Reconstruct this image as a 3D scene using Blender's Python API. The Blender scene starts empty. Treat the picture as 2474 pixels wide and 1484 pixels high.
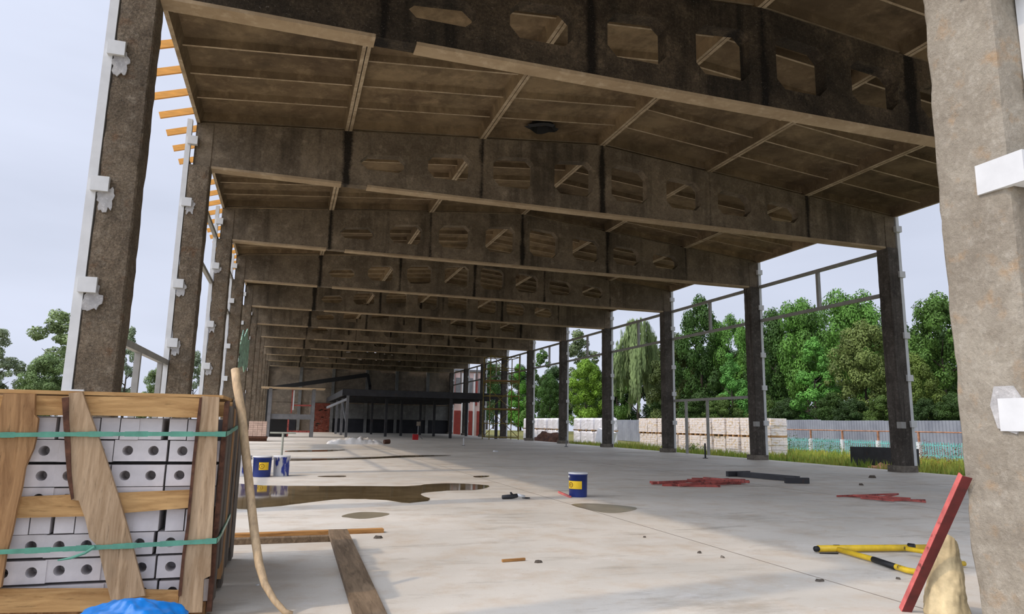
import bpy, math, random
from mathutils import Vector, Matrix, noise
from mathutils.geometry import tessellate_polygon
RND = random.Random(7)
S = bpy.context.scene
COL = S.collection

# ------------------------------------------------------------------ camera
F_PX, YAW, PITCH, ROLL, CAM_H = 1674.5, 0.3085, 0.1678, 0.0184, 1.0531
cam = bpy.data.cameras.new('camera')
cam.sensor_fit = 'HORIZONTAL'; cam.sensor_width = 36.0
cam.lens = F_PX * 36.0 / 2474.0
cam.clip_start = 0.05; cam.clip_end = 600
co = bpy.data.objects.new('camera', cam); COL.objects.link(co)
fw = Vector((math.sin(YAW) * math.cos(PITCH), math.cos(YAW) * math.cos(PITCH), math.sin(PITCH)))
r0 = Vector((math.cos(YAW), -math.sin(YAW), 0)); u0 = r0.cross(fw)
rr = math.cos(ROLL) * r0 + math.sin(ROLL) * u0
uu = -math.sin(ROLL) * r0 + math.cos(ROLL) * u0
M = Matrix((rr, uu, -fw)).transposed().to_4x4(); M.translation = (0, 0, CAM_H)
co.matrix_world = M
S.camera = co

# ------------------------------------------------------------------ light and exposure
GLOW_GAIN, GLOW_EXP = 5.5, 11.0
SUN_DIR = Vector((0.92, 0.185, -1.0)).normalized()          # the way the light travels
w = bpy.data.worlds.new('sky'); S.world = w; w.use_nodes = True
nt = w.node_tree; nt.nodes.clear()
out = nt.nodes.new('ShaderNodeOutputWorld'); bg = nt.nodes.new('ShaderNodeBackground')
sky = nt.nodes.new('ShaderNodeTexSky'); sky.sky_type = 'NISHITA'; sky.sun_disc = False
sky.sun_elevation = math.radians(46.8); sky.sun_rotation = math.atan2(-SUN_DIR.x, -SUN_DIR.y)
sky.air_density = 1.0; sky.dust_density = 4.0; sky.ozone_density = 1.0; sky.altitude = 150
scl = nt.nodes.new('ShaderNodeVectorMath'); scl.operation = 'SCALE'; scl.inputs['Scale'].default_value = 0.05
# thin high cloud: a pale veil with slow streaks
tc = nt.nodes.new('ShaderNodeTexCoord'); mp = nt.nodes.new('ShaderNodeMapping'); mp.inputs['Scale'].default_value = (1.2, 1.2, 5.0)
nz = nt.nodes.new('ShaderNodeTexNoise'); nz.inputs['Scale'].default_value = 1.6; nz.inputs['Detail'].default_value = 4
mr = nt.nodes.new('ShaderNodeMapRange'); mr.inputs[1].default_value = 0.3; mr.inputs[2].default_value = 0.75; mr.inputs[3].default_value = 0.78; mr.inputs[4].default_value = 0.96
mx = nt.nodes.new('ShaderNodeMixRGB'); mx.inputs['Color2'].default_value = (0.755, 0.81, 0.975, 1)
nt.links.new(tc.outputs['Generated'], mp.inputs['Vector']); nt.links.new(mp.outputs[0], nz.inputs['Vector'])
nt.links.new(nz.outputs['Fac'], mr.inputs[0]); nt.links.new(mr.outputs[0], mx.inputs['Fac'])
nt.links.new(sky.outputs[0], scl.inputs[0]); nt.links.new(scl.outputs[0], mx.inputs['Color1'])
# hazy air: the sky brightens broadly towards the sun
dt = nt.nodes.new('ShaderNodeVectorMath'); dt.operation = 'DOT_PRODUCT'; dt.inputs[1].default_value = tuple(-SUN_DIR)
nv = nt.nodes.new('ShaderNodeVectorMath'); nv.operation = 'NORMALIZE'
nt.links.new(tc.outputs['Generated'], nv.inputs[0]); nt.links.new(nv.outputs[0], dt.inputs[0])
g1 = nt.nodes.new('ShaderNodeMapRange'); g1.inputs[1].default_value = -1; g1.inputs[2].default_value = 1
g2 = nt.nodes.new('ShaderNodeMath'); g2.operation = 'POWER'; g2.inputs[1].default_value = GLOW_EXP
g3 = nt.nodes.new('ShaderNodeMath'); g3.operation = 'MULTIPLY_ADD'; g3.inputs[1].default_value = GLOW_GAIN; g3.inputs[2].default_value = 1.0
nt.links.new(dt.outputs['Value'], g1.inputs[0]); nt.links.new(g1.outputs[0], g2.inputs[0]); nt.links.new(g2.outputs[0], g3.inputs[0])
nt.links.new(g3.outputs[0], bg.inputs['Strength'])
nt.links.new(mx.outputs[0], bg.inputs['Color']); bg.inputs['Strength'].default_value = 1.0
nt.links.new(bg.outputs[0], out.inputs['Surface'])
sl = bpy.data.lights.new('sun', 'SUN'); sl.energy = 1.28; sl.color = (1.0, 0.80, 0.60); sl.angle = math.radians(1.2)
so = bpy.data.objects.new('sun', sl); COL.objects.link(so); so.rotation_euler = SUN_DIR.to_track_quat('-Z', 'Y').to_euler()
so.location = (-20, -5, 25)
S.view_settings.view_transform = 'Standard'; S.view_settings.look = 'None'
S.view_settings.gamma = 1.0; S.view_settings.use_curve_mapping = False
S.view_settings.exposure = 0.0

# ------------------------------------------------------------------ helpers
def lin(c):
    return tuple(((v / 255) / 12.92 if v / 255 <= 0.04045 else ((v / 255 + 0.055) / 1.055) ** 2.4) for v in c) + (1,)

class Nodes:
    def __init__(s, name):
        s.m = bpy.data.materials.new(name); s.m.use_nodes = True
        s.t = s.m.node_tree; s.t.nodes.clear()
        s.o = s.t.nodes.new('ShaderNodeOutputMaterial'); s.b = s.t.nodes.new('ShaderNodeBsdfPrincipled')
        s.t.links.new(s.b.outputs[0], s.o.inputs[0])
        s.tc = s.t.nodes.new('ShaderNodeTexCoord')
    def n(s, t, **k):
        x = s.t.nodes.new(t)
        for a, v in k.items(): setattr(x, a, v)
        return x
    def l(s, a, b): s.t.links.new(a, b)
    def coord(s, scale=(1, 1, 1), kind='Object'):
        mp = s.n('ShaderNodeMapping'); mp.inputs['Scale'].default_value = scale
        s.l(s.tc.outputs[kind], mp.inputs['Vector']); return mp.outputs[0]
    def world(s, scale=(1, 1, 1)):
        g = s.n('ShaderNodeNewGeometry'); mp = s.n('ShaderNodeMapping'); mp.inputs['Scale'].default_value = scale
        s.l(g.outputs['Position'], mp.inputs['Vector']); return mp.outputs[0]
    def noise(s, vec, scale, detail=6, rough=0.6, dist=0.0):
        x = s.n('ShaderNodeTexNoise'); x.inputs['Scale'].default_value = scale; x.inputs['Detail'].default_value = detail
        x.inputs['Roughness'].default_value = rough; x.inputs['Distortion'].default_value = dist
        s.l(vec, x.inputs['Vector']); return x.outputs['Fac']
    def ramp(s, fac, lo, hi, a=0.0, b=1.0):
        x = s.n('ShaderNodeMapRange'); x.clamp = True
        x.inputs[1].default_value = lo; x.inputs[2].default_value = hi; x.inputs[3].default_value = a; x.inputs[4].default_value = b
        s.l(fac, x.inputs[0]); return x.outputs[0]
    def mix(s, fac, a, b, mode='MIX'):
        x = s.n('ShaderNodeMixRGB', blend_type=mode)
        for sock, v in ((x.inputs[0], fac), (x.inputs[1], a), (x.inputs[2], b)):
            if isinstance(v, (int, float)): sock.default_value = v
            elif isinstance(v, tuple): sock.default_value = v
            else: s.l(v, sock)
        return x.outputs[0]
    def math(s, op, a, b):
        x = s.n('ShaderNodeMath', operation=op)
        for sock, v in ((x.inputs[0], a), (x.inputs[1], b)):
            if isinstance(v, (int, float)): sock.default_value = v
            else: s.l(v, sock)
        return x.outputs[0]
    def done(s, col, rough=0.8, bump=None, strength=0.3, dist=0.01, metal=0.0, spec=0.4):
        if isinstance(col, tuple): s.b.inputs['Base Color'].default_value = col
        else: s.l(col, s.b.inputs['Base Color'])
        if isinstance(rough, (int, float)): s.b.inputs['Roughness'].default_value = rough
        else: s.l(rough, s.b.inputs['Roughness'])
        s.b.inputs['Metallic'].default_value = metal
        s.b.inputs['Specular IOR Level'].default_value = spec
        if bump is not None:
            bp = s.n('ShaderNodeBump'); bp.inputs['Strength'].default_value = strength; bp.inputs['Distance'].default_value = dist
            s.l(bump, bp.inputs['Height']); s.l(bp.outputs[0], s.b.inputs['Normal'])
        return s.m

def plain(name, rgb, rough=0.6, var=0.12, scale=6.0, metal=0.0, rust=None, rust_lo=0.58, bump=0.15, stretch=(1, 1, 1), perobj=0.0, spec=0.4):
    k = Nodes(name); c = lin(rgb); v = k.coord(stretch)
    f = k.noise(v, scale)
    d = tuple(x * (1 - 2 * var) for x in c[:3]) + (1,); u = tuple(min(1, x * (1 + 1.6 * var)) for x in c[:3]) + (1,)
    col = k.mix(k.ramp(f, 0.3, 0.7), d, u)
    if perobj:
        oi = k.n('ShaderNodeObjectInfo'); g = k.ramp(oi.outputs['Random'], 0, 1, 1 - perobj, 1 + perobj)
        cb = k.n('ShaderNodeCombineColor')
        for i in range(3): k.l(g, cb.inputs[i])
        col = k.mix(1.0, col, cb.outputs[0], 'MULTIPLY')
    if rust:
        col = k.mix(k.ramp(k.noise(v, scale * 1.7, 8), rust_lo, rust_lo + 0.08), col, lin(rust))
    return k.done(col, rough, f, bump, 0.004, metal, spec)

def concrete(name, base, dark, light, streak=None, joints=False, grain=0.0, lo=0.22, hi=0.36, vary=0.0, jw=0.13, pits=0.5, big=0.9, fine=22.0, rust=None, speck=0.35, bump=0.5, soot=0.0, rough=0.9):
    k = Nodes(name); v = k.world()
    a = k.noise(v, big, 7, 0.65, 0.6); b = k.noise(v, big * 5.3, 8, 0.7); c = k.noise(v, fine, 5, 0.75)
    col = k.mix(k.ramp(a, 0.34, 0.66), lin(dark), lin(base))
    col = k.mix(k.ramp(b, 0.52, 0.75, 0, 0.8), col, lin(light))
    col = k.mix(k.ramp(k.noise(v, big * 2.4, 8, 0.7), 0.3, 0.46, 0.75, 0), col, lin(dark))
    if rust: col = k.mix(k.ramp(k.noise(v, big * 2.9, 6, 0.6), 0.56, 0.74, 0, 0.75), col, lin(rust))
    if soot:
        sv = k.world((0.55, 0.55, 0.05))
        sm = k.ramp(k.noise(sv, 1.9, 5, 0.7), 0.5, 0.62)
        sm2 = k.ramp(k.noise(v, 0.55, 6, 0.7), 0.42, 0.6)
        col = k.mix(k.math('MULTIPLY', sm, soot), col, lin((22, 19, 15)))
        col = k.mix(k.math('MULTIPLY', sm2, soot * 0.75), col, lin((34, 30, 24)))
    if streak:
        sv = k.world((2.2, 2.2, 0.09)); col = k.mix(k.ramp(k.noise(sv, 4.0, 5, 0.65), 0.52, 0.68, 0, 0.7), col, lin(streak))
    if joints:
        g = k.n('ShaderNodeNewGeometry'); sx = k.n('ShaderNodeSeparateXYZ'); k.l(g.outputs['Position'], sx.inputs[0])
        u = k.math('DIVIDE', k.math('SUBTRACT', sx.outputs[0], 0.865 - 1.5), 3.0)
        dist = k.math('MULTIPLY', k.math('ABSOLUTE', k.math('SUBTRACT', k.math('FRACT', u, 0), 0.5), 0), 3.0)
        wn = k.noise(k.world((0.33, 0.9, 0.12)), 2.0, 4, 0.7)
        wd = k.ramp(wn, 0.36, 0.62, 0.0, jw)
        msk = k.ramp(k.math('ADD', k.math('SUBTRACT', wd, dist), k.math('MULTIPLY', k.math('SUBTRACT', c, 0.5), 0.12)), -0.01, 0.06, 0, 0.92)
        col = k.mix(msk, col, lin((20, 16, 12)))
    if vary:
        oi = k.n('ShaderNodeObjectInfo'); g = k.ramp(oi.outputs['Random'], 0, 1, 1 - vary, 1 + vary * .5); cb = k.n('ShaderNodeCombineColor')
        for i in range(3): k.l(g, cb.inputs[i])
        col = k.mix(1.0, col, cb.outputs[0], 'MULTIPLY')
    if grain:
        gn = k.noise(v, fine * 1.1, 3, 0.85, 0.3); g = k.ramp(gn, 0.3, 0.7, 1 - grain, 1 + grain); cb = k.n('ShaderNodeCombineColor')
        for i in range(3): k.l(g, cb.inputs[i])
        col = k.mix(1.0, col, cb.outputs[0], 'MULTIPLY')
    p = k.ramp(c, lo, hi, 1, 0)
    col = k.mix(k.math('MULTIPLY', p, pits), col, lin((40, 34, 28)))
    q = k.ramp(k.noise(v, fine * 1.9, 3, 0.8), 0.62, 0.74)
    col = k.mix(k.math('MULTIPLY', q, speck), col, lin((205, 198, 186)))
    h = k.math('ADD', c, k.math('MULTIPLY', b, 0.8))
    return k.done(col, rough, h, bump, 0.02, 0, 0.25)

class MB:
    def __init__(s): s.v = []; s.f = []
    def quad(s, *p):
        n = len(s.v); s.v += [tuple(q) for q in p]; s.f.append(tuple(range(n, n + len(p)))); return s
    def box(s, x0, y0, z0, x1, y1, z1):
        return s.obox(Vector(((x0 + x1) / 2, (y0 + y1) / 2, (z0 + z1) / 2)), Vector((abs(x1 - x0) / 2, 0, 0)), Vector((0, abs(y1 - y0) / 2, 0)), Vector((0, 0, abs(z1 - z0) / 2)))
    def obox(s, c, a, b, d):
        n = len(s.v); c = Vector(c)
        for k in (-1, 1):
            for i, j in ((-1, -1), (1, -1), (1, 1), (-1, 1)):
                s.v.append(tuple(c + a * i + b * j + d * k))
        flip = a.cross(b).dot(d) < 0
        fs = [(3, 2, 1, 0), (4, 5, 6, 7), (0, 1, 5, 4), (1, 2, 6, 5), (2, 3, 7, 6), (3, 0, 4, 7)]
        for q in fs:
            q = tuple(n + i for i in q); s.f.append(q[::-1] if flip else q)
        return s
    def bar(s, p, q, wd, ht, up=(0, 0, 1)):
        p = Vector(p); q = Vector(q); d = q - p; u = Vector(up); x = d.cross(u)
        if x.length < 1e-5: x = d.cross(Vector((1, 0, 0)))
        x.normalize(); u = x.cross(d).normalized()
        return s.obox((p + q) / 2, x * wd / 2, u * ht / 2, d / 2)
    def tube(s, pts, r, n=8, cap=True):
        pts = [Vector(p) for p in pts]; R = r if isinstance(r, (list, tuple)) else [r] * len(pts)
        base = len(s.v); prev = None
        for i, p in enumerate(pts):
            d = (pts[min(i + 1, len(pts) - 1)] - pts[max(i - 1, 0)]).normalized()
            if prev is None:
                x = d.cross(Vector((0, 0, 1)))
                if x.length < 1e-3: x = Vector((1, 0, 0))
            else: x = prev - d * prev.dot(d)
            x.normalize(); prev = x; y = d.cross(x)
            for k in range(n):
                t = 2 * math.pi * k / n; s.v.append(tuple(p + (x * math.cos(t) + y * math.sin(t)) * R[i]))
        for i in range(len(pts) - 1):
            for k in range(n):
                a = base + i * n + k; b = base + i * n + (k + 1) % n; s.f.append((a, a + n, b + n, b))
        if cap:
            s.f.append(tuple(base + k for k in range(n))); e = base + (len(pts) - 1) * n; s.f.append(tuple(e + k for k in range(n))[::-1])
        return s
    def lathe(s, c, prof, n=24):
        c = Vector(c); base = len(s.v)
        for r, z in prof:
            for k in range(n):
                t = 2 * math.pi * k / n; s.v.append((c.x + r * math.cos(t), c.y + r * math.sin(t), c.z + z))
        for i in range(len(prof) - 1):
            for k in range(n):
                a = base + i * n + k; b = base + i * n + (k + 1) % n; s.f.append((a, b, b + n, a + n))
        return s
    def prism(s, loops, fn, d0, d1):
        """2-D loops (outer, holes...) extruded from depth d0 to d1; fn(u, v, d) -> point"""
        vs = [[Vector((u, v, 0)) for u, v in L] for L in loops]
        tris = tessellate_polygon(vs); flat = [p for L in vs for p in L]
        n0 = len(s.v)
        for d in (d0, d1):
            for p in flat: s.v.append(tuple(fn(p.x, p.y, d)))
        m = len(flat)
        for t in tris:
            s.f.append(tuple(n0 + i for i in t)); s.f.append(tuple(n0 + m + i for i in t)[::-1])
        k = n0
        for L in loops:
            c = len(L)
            for i in range(c):
                j = (i + 1) % c; s.f.append((k + i, k + j, k + m + j, k + m + i))
            k += c
        return s
    def mesh(s, name, mat, smooth=False):
        me = bpy.data.meshes.new(name); me.from_pydata(s.v, [], s.f); me.update()
        import bmesh
        bm = bmesh.new(); bm.from_mesh(me); bmesh.ops.recalc_face_normals(bm, faces=bm.faces); bm.to_mesh(me); bm.free()
        if smooth:
            for p in me.polygons: p.use_smooth = True
        if mat: me.materials.append(mat)
        return me
    def build(s, name, mat, parent=None, smooth=False, loc=None):
        return put(s.mesh(name, mat, smooth), name, parent, loc)

def put(me, name, parent=None, loc=None):
    o = bpy.data.objects.new(name, me); COL.objects.link(o)
    if loc is not None: o.location = loc
    if parent is not None: o.parent = parent
    return o
def tag(o, label=None, cat=None, group=None, kind=None):
    if label: o['label'] = label
    if cat: o['category'] = cat
    if group: o['group'] = group
    if kind: o['kind'] = kind
    return o
def thing(name, label, cat, loc=(0, 0, 0), group=None, rotz=0):
    o = bpy.data.objects.new(name, None); o.empty_display_size = 0.1; COL.objects.link(o); o.location = loc; o.rotation_euler = (0, 0, rotz)
    return tag(o, label, cat, group)
def struct(o): o['kind'] = 'structure'; return o
ORD = ['first', 'second', 'third', 'fourth', 'fifth', 'sixth', 'seventh', 'eighth', 'ninth', 'tenth', 'eleventh', 'twelfth', 'thirteenth', 'fourteenth']
CARD = ['one', 'two', 'three', 'four', 'five', 'six', 'seven', 'eight', 'nine', 'ten', 'eleven', 'twelve', 'thirteen', 'fourteen', 'fifteen']
XZ = lambda u, v, d: (u, d, v)
def fbm(p, s, o=3): return noise.fractal(Vector(p) * s, 0.8, 2.0, o)

# ------------------------------------------------------------------ materials
def mat_floor():
    k = Nodes('floor_concrete'); v = k.world()
    a = k.noise(v, 0.35, 7, 0.6, 0.5); b = k.noise(v, 2.2, 8, 0.7); c = k.noise(v, 30, 4, 0.8)
    col = k.mix(k.ramp(a, 0.35, 0.65), lin((198, 192, 179)), lin((219, 212, 198)))
    col = k.mix(k.ramp(b, 0.48, 0.72, 0, 0.7), col, lin((188, 168, 142)))
    st = k.noise(k.world((0.7, 2.2, 1)), 0.9, 8, 0.72)
    col = k.mix(k.ramp(st, 0.3, 0.45, 0.6, 0), col, lin((128, 116, 98)))
    col = k.mix(k.ramp(k.noise(k.world((1, 1.6, 1)), 1.1, 9, 0.78), 0.56, 0.68, 0, 0.6), col, lin((226, 222, 214)))
    col = k.mix(k.ramp(k.noise(k.world((0.45, 3.0, 1)), 2.6, 6, 0.75), 0.6, 0.72, 0, 0.45), col, lin((150, 138, 120)))
    col = k.mix(k.ramp(k.noise(v, 6, 7, 0.75), 0.62, 0.72, 0, 0.6), col, lin((156, 126, 92)))
    col = k.mix(k.ramp(c, 0.22, 0.35, 0.8, 0), col, lin((92, 80, 66)))
    col = k.mix(k.ramp(k.noise(v, 75, 3, 0.8), 0.28, 0.4, 0.35, 0), col, lin((120, 106, 88)))
    # damp areas towards the open side opposite the sun are smoother
    rg = k.ramp(k.noise(k.world((0.5, 1.6, 1)), 0.5, 5, 0.6), 0.4, 0.65, 0.45, 0.8)
    h = k.math('ADD', k.math('MULTIPLY', c, 0.5), b)
    return k.done(col, rg, h, 0.12, 0.01, 0, 0.4)
M_FLOOR = mat_floor()
M_BEAM = concrete('sooty_concrete', (138, 124, 104), (104, 92, 76), (160, 146, 126), soot=0.48, pits=0.6, speck=0.22, bump=0.6, big=0.8, joints=True, grain=0.3)
M_BEAMD = concrete('black_sooty_concrete', (92, 80, 64), (48, 41, 33), (120, 106, 86), soot=0.9, pits=0.9, speck=0.3, bump=0.6, big=0.7, joints=True, jw=0.2, grain=0.5)
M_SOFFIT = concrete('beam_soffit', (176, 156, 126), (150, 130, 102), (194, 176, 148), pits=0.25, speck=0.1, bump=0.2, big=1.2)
M_SLAB = concrete('ceiling_concrete', (146, 126, 96), (104, 86, 64), (166, 144, 112), soot=0.3, pits=0.3, speck=0.08, bump=0.25, big=0.7, vary=0.38)
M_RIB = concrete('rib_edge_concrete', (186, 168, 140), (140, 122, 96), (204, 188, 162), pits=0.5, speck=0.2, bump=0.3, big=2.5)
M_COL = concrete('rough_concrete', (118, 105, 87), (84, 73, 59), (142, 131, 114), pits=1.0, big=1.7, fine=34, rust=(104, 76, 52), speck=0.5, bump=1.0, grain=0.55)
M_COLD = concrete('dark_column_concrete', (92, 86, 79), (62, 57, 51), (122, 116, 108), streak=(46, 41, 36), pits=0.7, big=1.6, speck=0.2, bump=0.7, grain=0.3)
M_COLB = concrete('pale_pitted_concrete', (156, 148, 132), (132, 123, 108), (174, 167, 152), pits=0.9, big=2.6, fine=30, rust=(160, 132, 98), speck=0.2, bump=0.7, grain=0.14, lo=0.25, hi=0.33)
M_PAD = concrete('footing_concrete', (124, 116, 104), (84, 78, 70), (150, 144, 132), pits=0.6, big=3)
M_PLASTER = concrete('mortar', (188, 186, 182), (150, 148, 146), (215, 213, 210), pits=0.5, big=5, fine=40)
M_WHITE = plain('white_painted_steel', (204, 205, 203), 0.45, 0.05, 4, bump=0.05)
M_GIRT = plain('grey_primed_steel', (150, 148, 142), 0.5, 0.08, 4, bump=0.05)
M_DARKST = plain('dark_steel', (46, 46, 48), 0.55, 0.2, 3, rust=(70, 48, 34), rust_lo=0.62)
M_GREYST = plain('grey_steel', (112, 112, 112), 0.5, 0.12, 3)
M_BLACK = plain('black_rubber', (24, 24, 24), 0.6, 0.1, 6)
M_REDSHADE = plain('shaded_red_paint', (92, 32, 30), 0.6, 0.2, 9, rust=(70, 34, 30), rust_lo=0.6)  # the angle bar's red, darkened to paint in the shade on one flange
M_REDST = plain('red_primer_steel', (158, 74, 64), 0.55, 0.2, 7, rust=(92, 40, 34), rust_lo=0.55)
M_REDLIT = plain('lit_red_paint', (196, 100, 94), 0.6, 0.18, 9, rust=(120, 60, 54), rust_lo=0.6)  # the same red, lightened to paint in sunlight; also on the stick
M_YEL = plain('yellow_paint', (214, 178, 40), 0.5, 0.14, 8, rust=(90, 70, 30), rust_lo=0.62)
M_BRICK = plain('white_silicate_brick', (206, 200, 198), 0.85, 0.06, 9, bump=0.2, perobj=0.06)
M_HOLE = plain('brick_hole_shade', (190, 186, 184), 0.9, 0.05, 9)
M_STRAP = plain('green_strap', (88, 148, 126), 0.35, 0.12, 14)
M_TARP = plain('blue_plastic', (22, 126, 206), 0.28, 0.2, 8, bump=0.3, spec=0.6)
M_BLUE = plain('blue_drum_plastic', (34, 52, 116), 0.4, 0.1, 5)
M_WHPL = plain('white_plastic', (214, 214, 212), 0.4, 0.05, 8)
M_BLUEPAINT = plain('blue_paint_spill', (40, 64, 150), 0.5, 0.1, 8)
M_LABEL = plain('yellow_label', (232, 190, 34), 0.5, 0.06, 8)
M_LABELMARK = plain('label_mark', (120, 78, 24), 0.6, 0.1, 12)
M_ORANGE = plain('fresh_pine_batten', (222, 158, 72), 0.6, 0.08, 5, stretch=(1, 6, 6))
M_SACK = plain('cream_paper_sack', (190, 172, 132), 0.8, 0.2, 9, bump=0.4)
M_SACKBLUE = plain('blue_grey_film', (112, 132, 160), 0.5, 0.2, 10)
M_POLE = plain('bare_wood_pole', (186, 160, 124), 0.65, 0.14, 6, stretch=(8, 8, 1.2))
M_GROUND = None
def wood(name, rgb, dark, along=(1, 10, 10), scale=2.2, knots=0.5):
    k = Nodes(name); v = k.coord(along); oi = k.n('ShaderNodeObjectInfo')
    off = k.n('ShaderNodeVectorMath', operation='ADD'); k.l(v, off.inputs[0])
    cb = k.n('ShaderNodeCombineXYZ'); rv = k.math('MULTIPLY', oi.outputs['Random'], 37.0)
    for i in range(3): k.l(rv, cb.inputs[i])
    k.l(cb.outputs[0], off.inputs[1]); v = off.outputs[0]
    f = k.noise(v, scale, 8, 0.65, 0.8); g = k.noise(v, scale * 4, 6, 0.7)
    col = k.mix(k.ramp(f, 0.35, 0.68), lin(dark), lin(rgb))
    col = k.mix(k.ramp(g, 0.3, 0.42, knots, 0), col, lin(tuple(int(x * 0.5) for x in dark)))
    lt = tuple(min(255, int(x * 1.13)) for x in rgb)
    col = k.mix(k.ramp(k.noise(v, scale * 2, 4), 0.55, 0.75, 0, 0.5), col, lin(lt))
    return k.done(col, 0.75, g, 0.35, 0.004, 0, 0.25)
M_WOODV = wood('weathered_board', (190, 164, 132), (148, 122, 92), (9, 9, 1))
M_WOODH = wood('sawn_rail', (194, 156, 104), (150, 112, 68), (1, 9, 9))
M_WOODB = wood('brown_slab_board', (172, 134, 92), (118, 84, 52), (9, 9, 1))
M_WOODG = wood('grey_side_board', (116, 107, 97), (66, 59, 52), (9, 9, 1))
M_BARK = plain('bark', (86, 56, 40), 0.9, 0.3, 22, bump=0.8)
M_WOODF = wood('floor_plank', (138, 118, 94), (94, 78, 60), (9, 1, 9))
M_WOODO = wood('orange_plank', (190, 142, 84), (140, 98, 54), (1, 9, 9))

# ------------------------------------------------------------------ frame layout (metres; camera stands at x = y = 0)
XLI, XLO = -1.79, -2.19            # column row behind the crate: inner and outer faces
XRI, XRO = 15.43, 15.81            # column row by the forest
HB = 6.05                          # beam soffit
X0, XR_, HE, HR = -2.135, 15.865, 6.96, 7.78
XM = (X0 + XR_) / 2; SL = (HR - HE) / 9.0
Yk = lambda k: 8.5 + 6 * (k - 1) if k > 0 else 3.0
NK = 11
def ztop(x): return HR - SL * abs(x - XM)

# ------------------------------------------------------------------ floor, ground
fl = MB(); 
fx = [-3.2, 16.05]; 
fl.box(-3.2, -3.0, -0.30, 16.05, 69.6, 0.0)
floor = struct(fl.build('floor', M_FLOOR))
def strip(name, pts, mat, z=0.003):
    m = MB(); n = len(pts)
    m.prism([pts], lambda u, v, d: (u, v, d), 0.0005, z); return m.build(name, mat, floor)
M_CRACK = plain('joint_line', (138, 128, 114), 0.9, 0.15, 9)
for x in (3.74, 8.7, 12.4):                           # sawn joints in the floor slab
    strip('floor_joint', [(x - .006, 3), (x + .006, 3), (x + .006, 66), (x - .006, 66)], M_CRACK, 0.0012)
for y in (11.2, 17.2, 23.2, 29.2):
    strip('floor_joint', [(-1.7, y - .005), (15.3, y - .005), (15.3, y + .005), (-1.7, y + .005)], M_CRACK, 0.0012)
def mat_ground():
    k = Nodes('rough_ground'); v = k.world()
    col = k.mix(k.ramp(k.noise(v, 0.5, 7), 0.35, 0.65), lin((112, 106, 52)), lin((86, 96, 44)))
    col = k.mix(k.ramp(k.noise(v, 1.3, 8), 0.55, 0.7), col, lin((150, 112, 66)))
    return k.done(col, 0.95, k.noise(v, 6, 6), 0.6, 0.05)
gm = MB()
N = 40
for (xa, xb, ya, yb) in ((16.05, 130, -30, 160), (-130, -3.2, -30, 160), (-3.2, 16.05, 69.6, 160), (-3.2, 16.05, -30, -3.0)):
    gm.box(xa, ya, -0.8, xb, yb, -0.36)
ground = struct(gm.build('ground', mat_ground()))
def mat_bounce_yard():
    k = Nodes('sandy_bounce_yard'); v = k.world()
    col = k.mix(k.ramp(k.noise(v, 0.4, 7), 0.35, 0.65), lin((176, 164, 142)), lin((150, 138, 116)))
    return k.done(col, 0.95, k.noise(v, 5, 6), 0.6, 0.05)
M_BOUNCE_YARD = mat_bounce_yard()  # pale unseen yard, added to bounce sunlight up to the ceiling
ym = MB(); ym.box(-40, -25, -0.5, -3.2, 52, -0.352); ym.box(-3.2, -25, -0.5, 18, -3.0, -0.352)
struct(ym.build('bounce_yard_1', M_BOUNCE_YARD))

# ------------------------------------------------------------------ columns
def column_mesh(name, x0, x1, y0, y1, z0, z1, mat, amp, seed, nz=44, ns=5, erode=0.0):
    """a chamfered concrete shaft with worn, pitted faces"""
    c = 0.018; ring = []
    def side(a, b):
        for i in range(ns + 1):
            t = i / ns; ring.append((a[0] + (b[0] - a[0]) * t, a[1] + (b[1] - a[1]) * t))
    side((x0 + c, y0), (x1 - c, y0)); side((x1, y0 + c), (x1, y1 - c)); side((x1 - c, y1), (x0 + c, y1)); side((x0, y1 - c), (x0, y0 + c))
    cx, cy = (x0 + x1) / 2, (y0 + y1) / 2; n = len(ring); m = MB()
    for k in range(nz + 1):
        z = z0 + (z1 - z0) * k / nz
        for (x, y) in ring:
            p = Vector((x + seed, y + seed * 2, z)); d = fbm(p, 5.0) * amp + fbm(p, 1.3, 2) * amp * 0.6
            corner = (abs(x - x0) < .03 or abs(x - x1) < .03) and (abs(y - y0) < .03 or abs(y - y1) < .03)
            if corner: d -= amp * (0.4 + max(0, fbm(p, 7.0)) * 1.5)
            if erode: d -= erode * max(0.0, 1 - (z - z0) / 1.05) ** 1.3 * (0.55 + 0.7 * fbm(p, 3.2))
            ux, uy = (x - cx), (y - cy); L = math.hypot(ux, uy); ux /= L; uy /= L
            m.v.append((x + ux * d, y + uy * d, z))
    for k in range(nz):
        for i in range(n):
            j = (i + 1) % n; m.f.append((k * n + i, k * n + j, (k + 1) * n + j, (k + 1) * n + i))
    m.f.append(tuple(range(n))[::-1]); m.f.append(tuple(nz * n + i for i in range(n)))
    return m.mesh(name, mat, False)
CM_L = [column_mesh('shaft', XLO, XLI, 0, 0.4, -0.3, HB, M_COL, 0.010, s) for s in (3.1, 9.7)]
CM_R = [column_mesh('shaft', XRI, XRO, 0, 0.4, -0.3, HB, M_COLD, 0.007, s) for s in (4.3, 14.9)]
def bracket_mb(xa, xb, y0, y1, h=0.085):
    m = MB(); m.box(xa, y0, -h, xb, y1, h); return m
post_L = MB().box(-2.29, 0.0, -0.3, -2.195, 0.1, 7.0).mesh('steel_post', M_WHITE)
post_R = MB().box(15.82, 0.02, -0.3, 15.92, 0.12, 7.0).mesh('steel_post', M_WHITE)
br_L = bracket_mb(-2.245, -2.065, -0.055, 0.06).mesh('bracket', M_WHITE)
br_R = bracket_mb(15.74, 15.935, -0.055, 0.06).mesh('bracket', M_WHITE)
br_Ri = bracket_mb(15.405, 15.56, -0.05, 0.10).mesh('bracket', M_GIRT)
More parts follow.
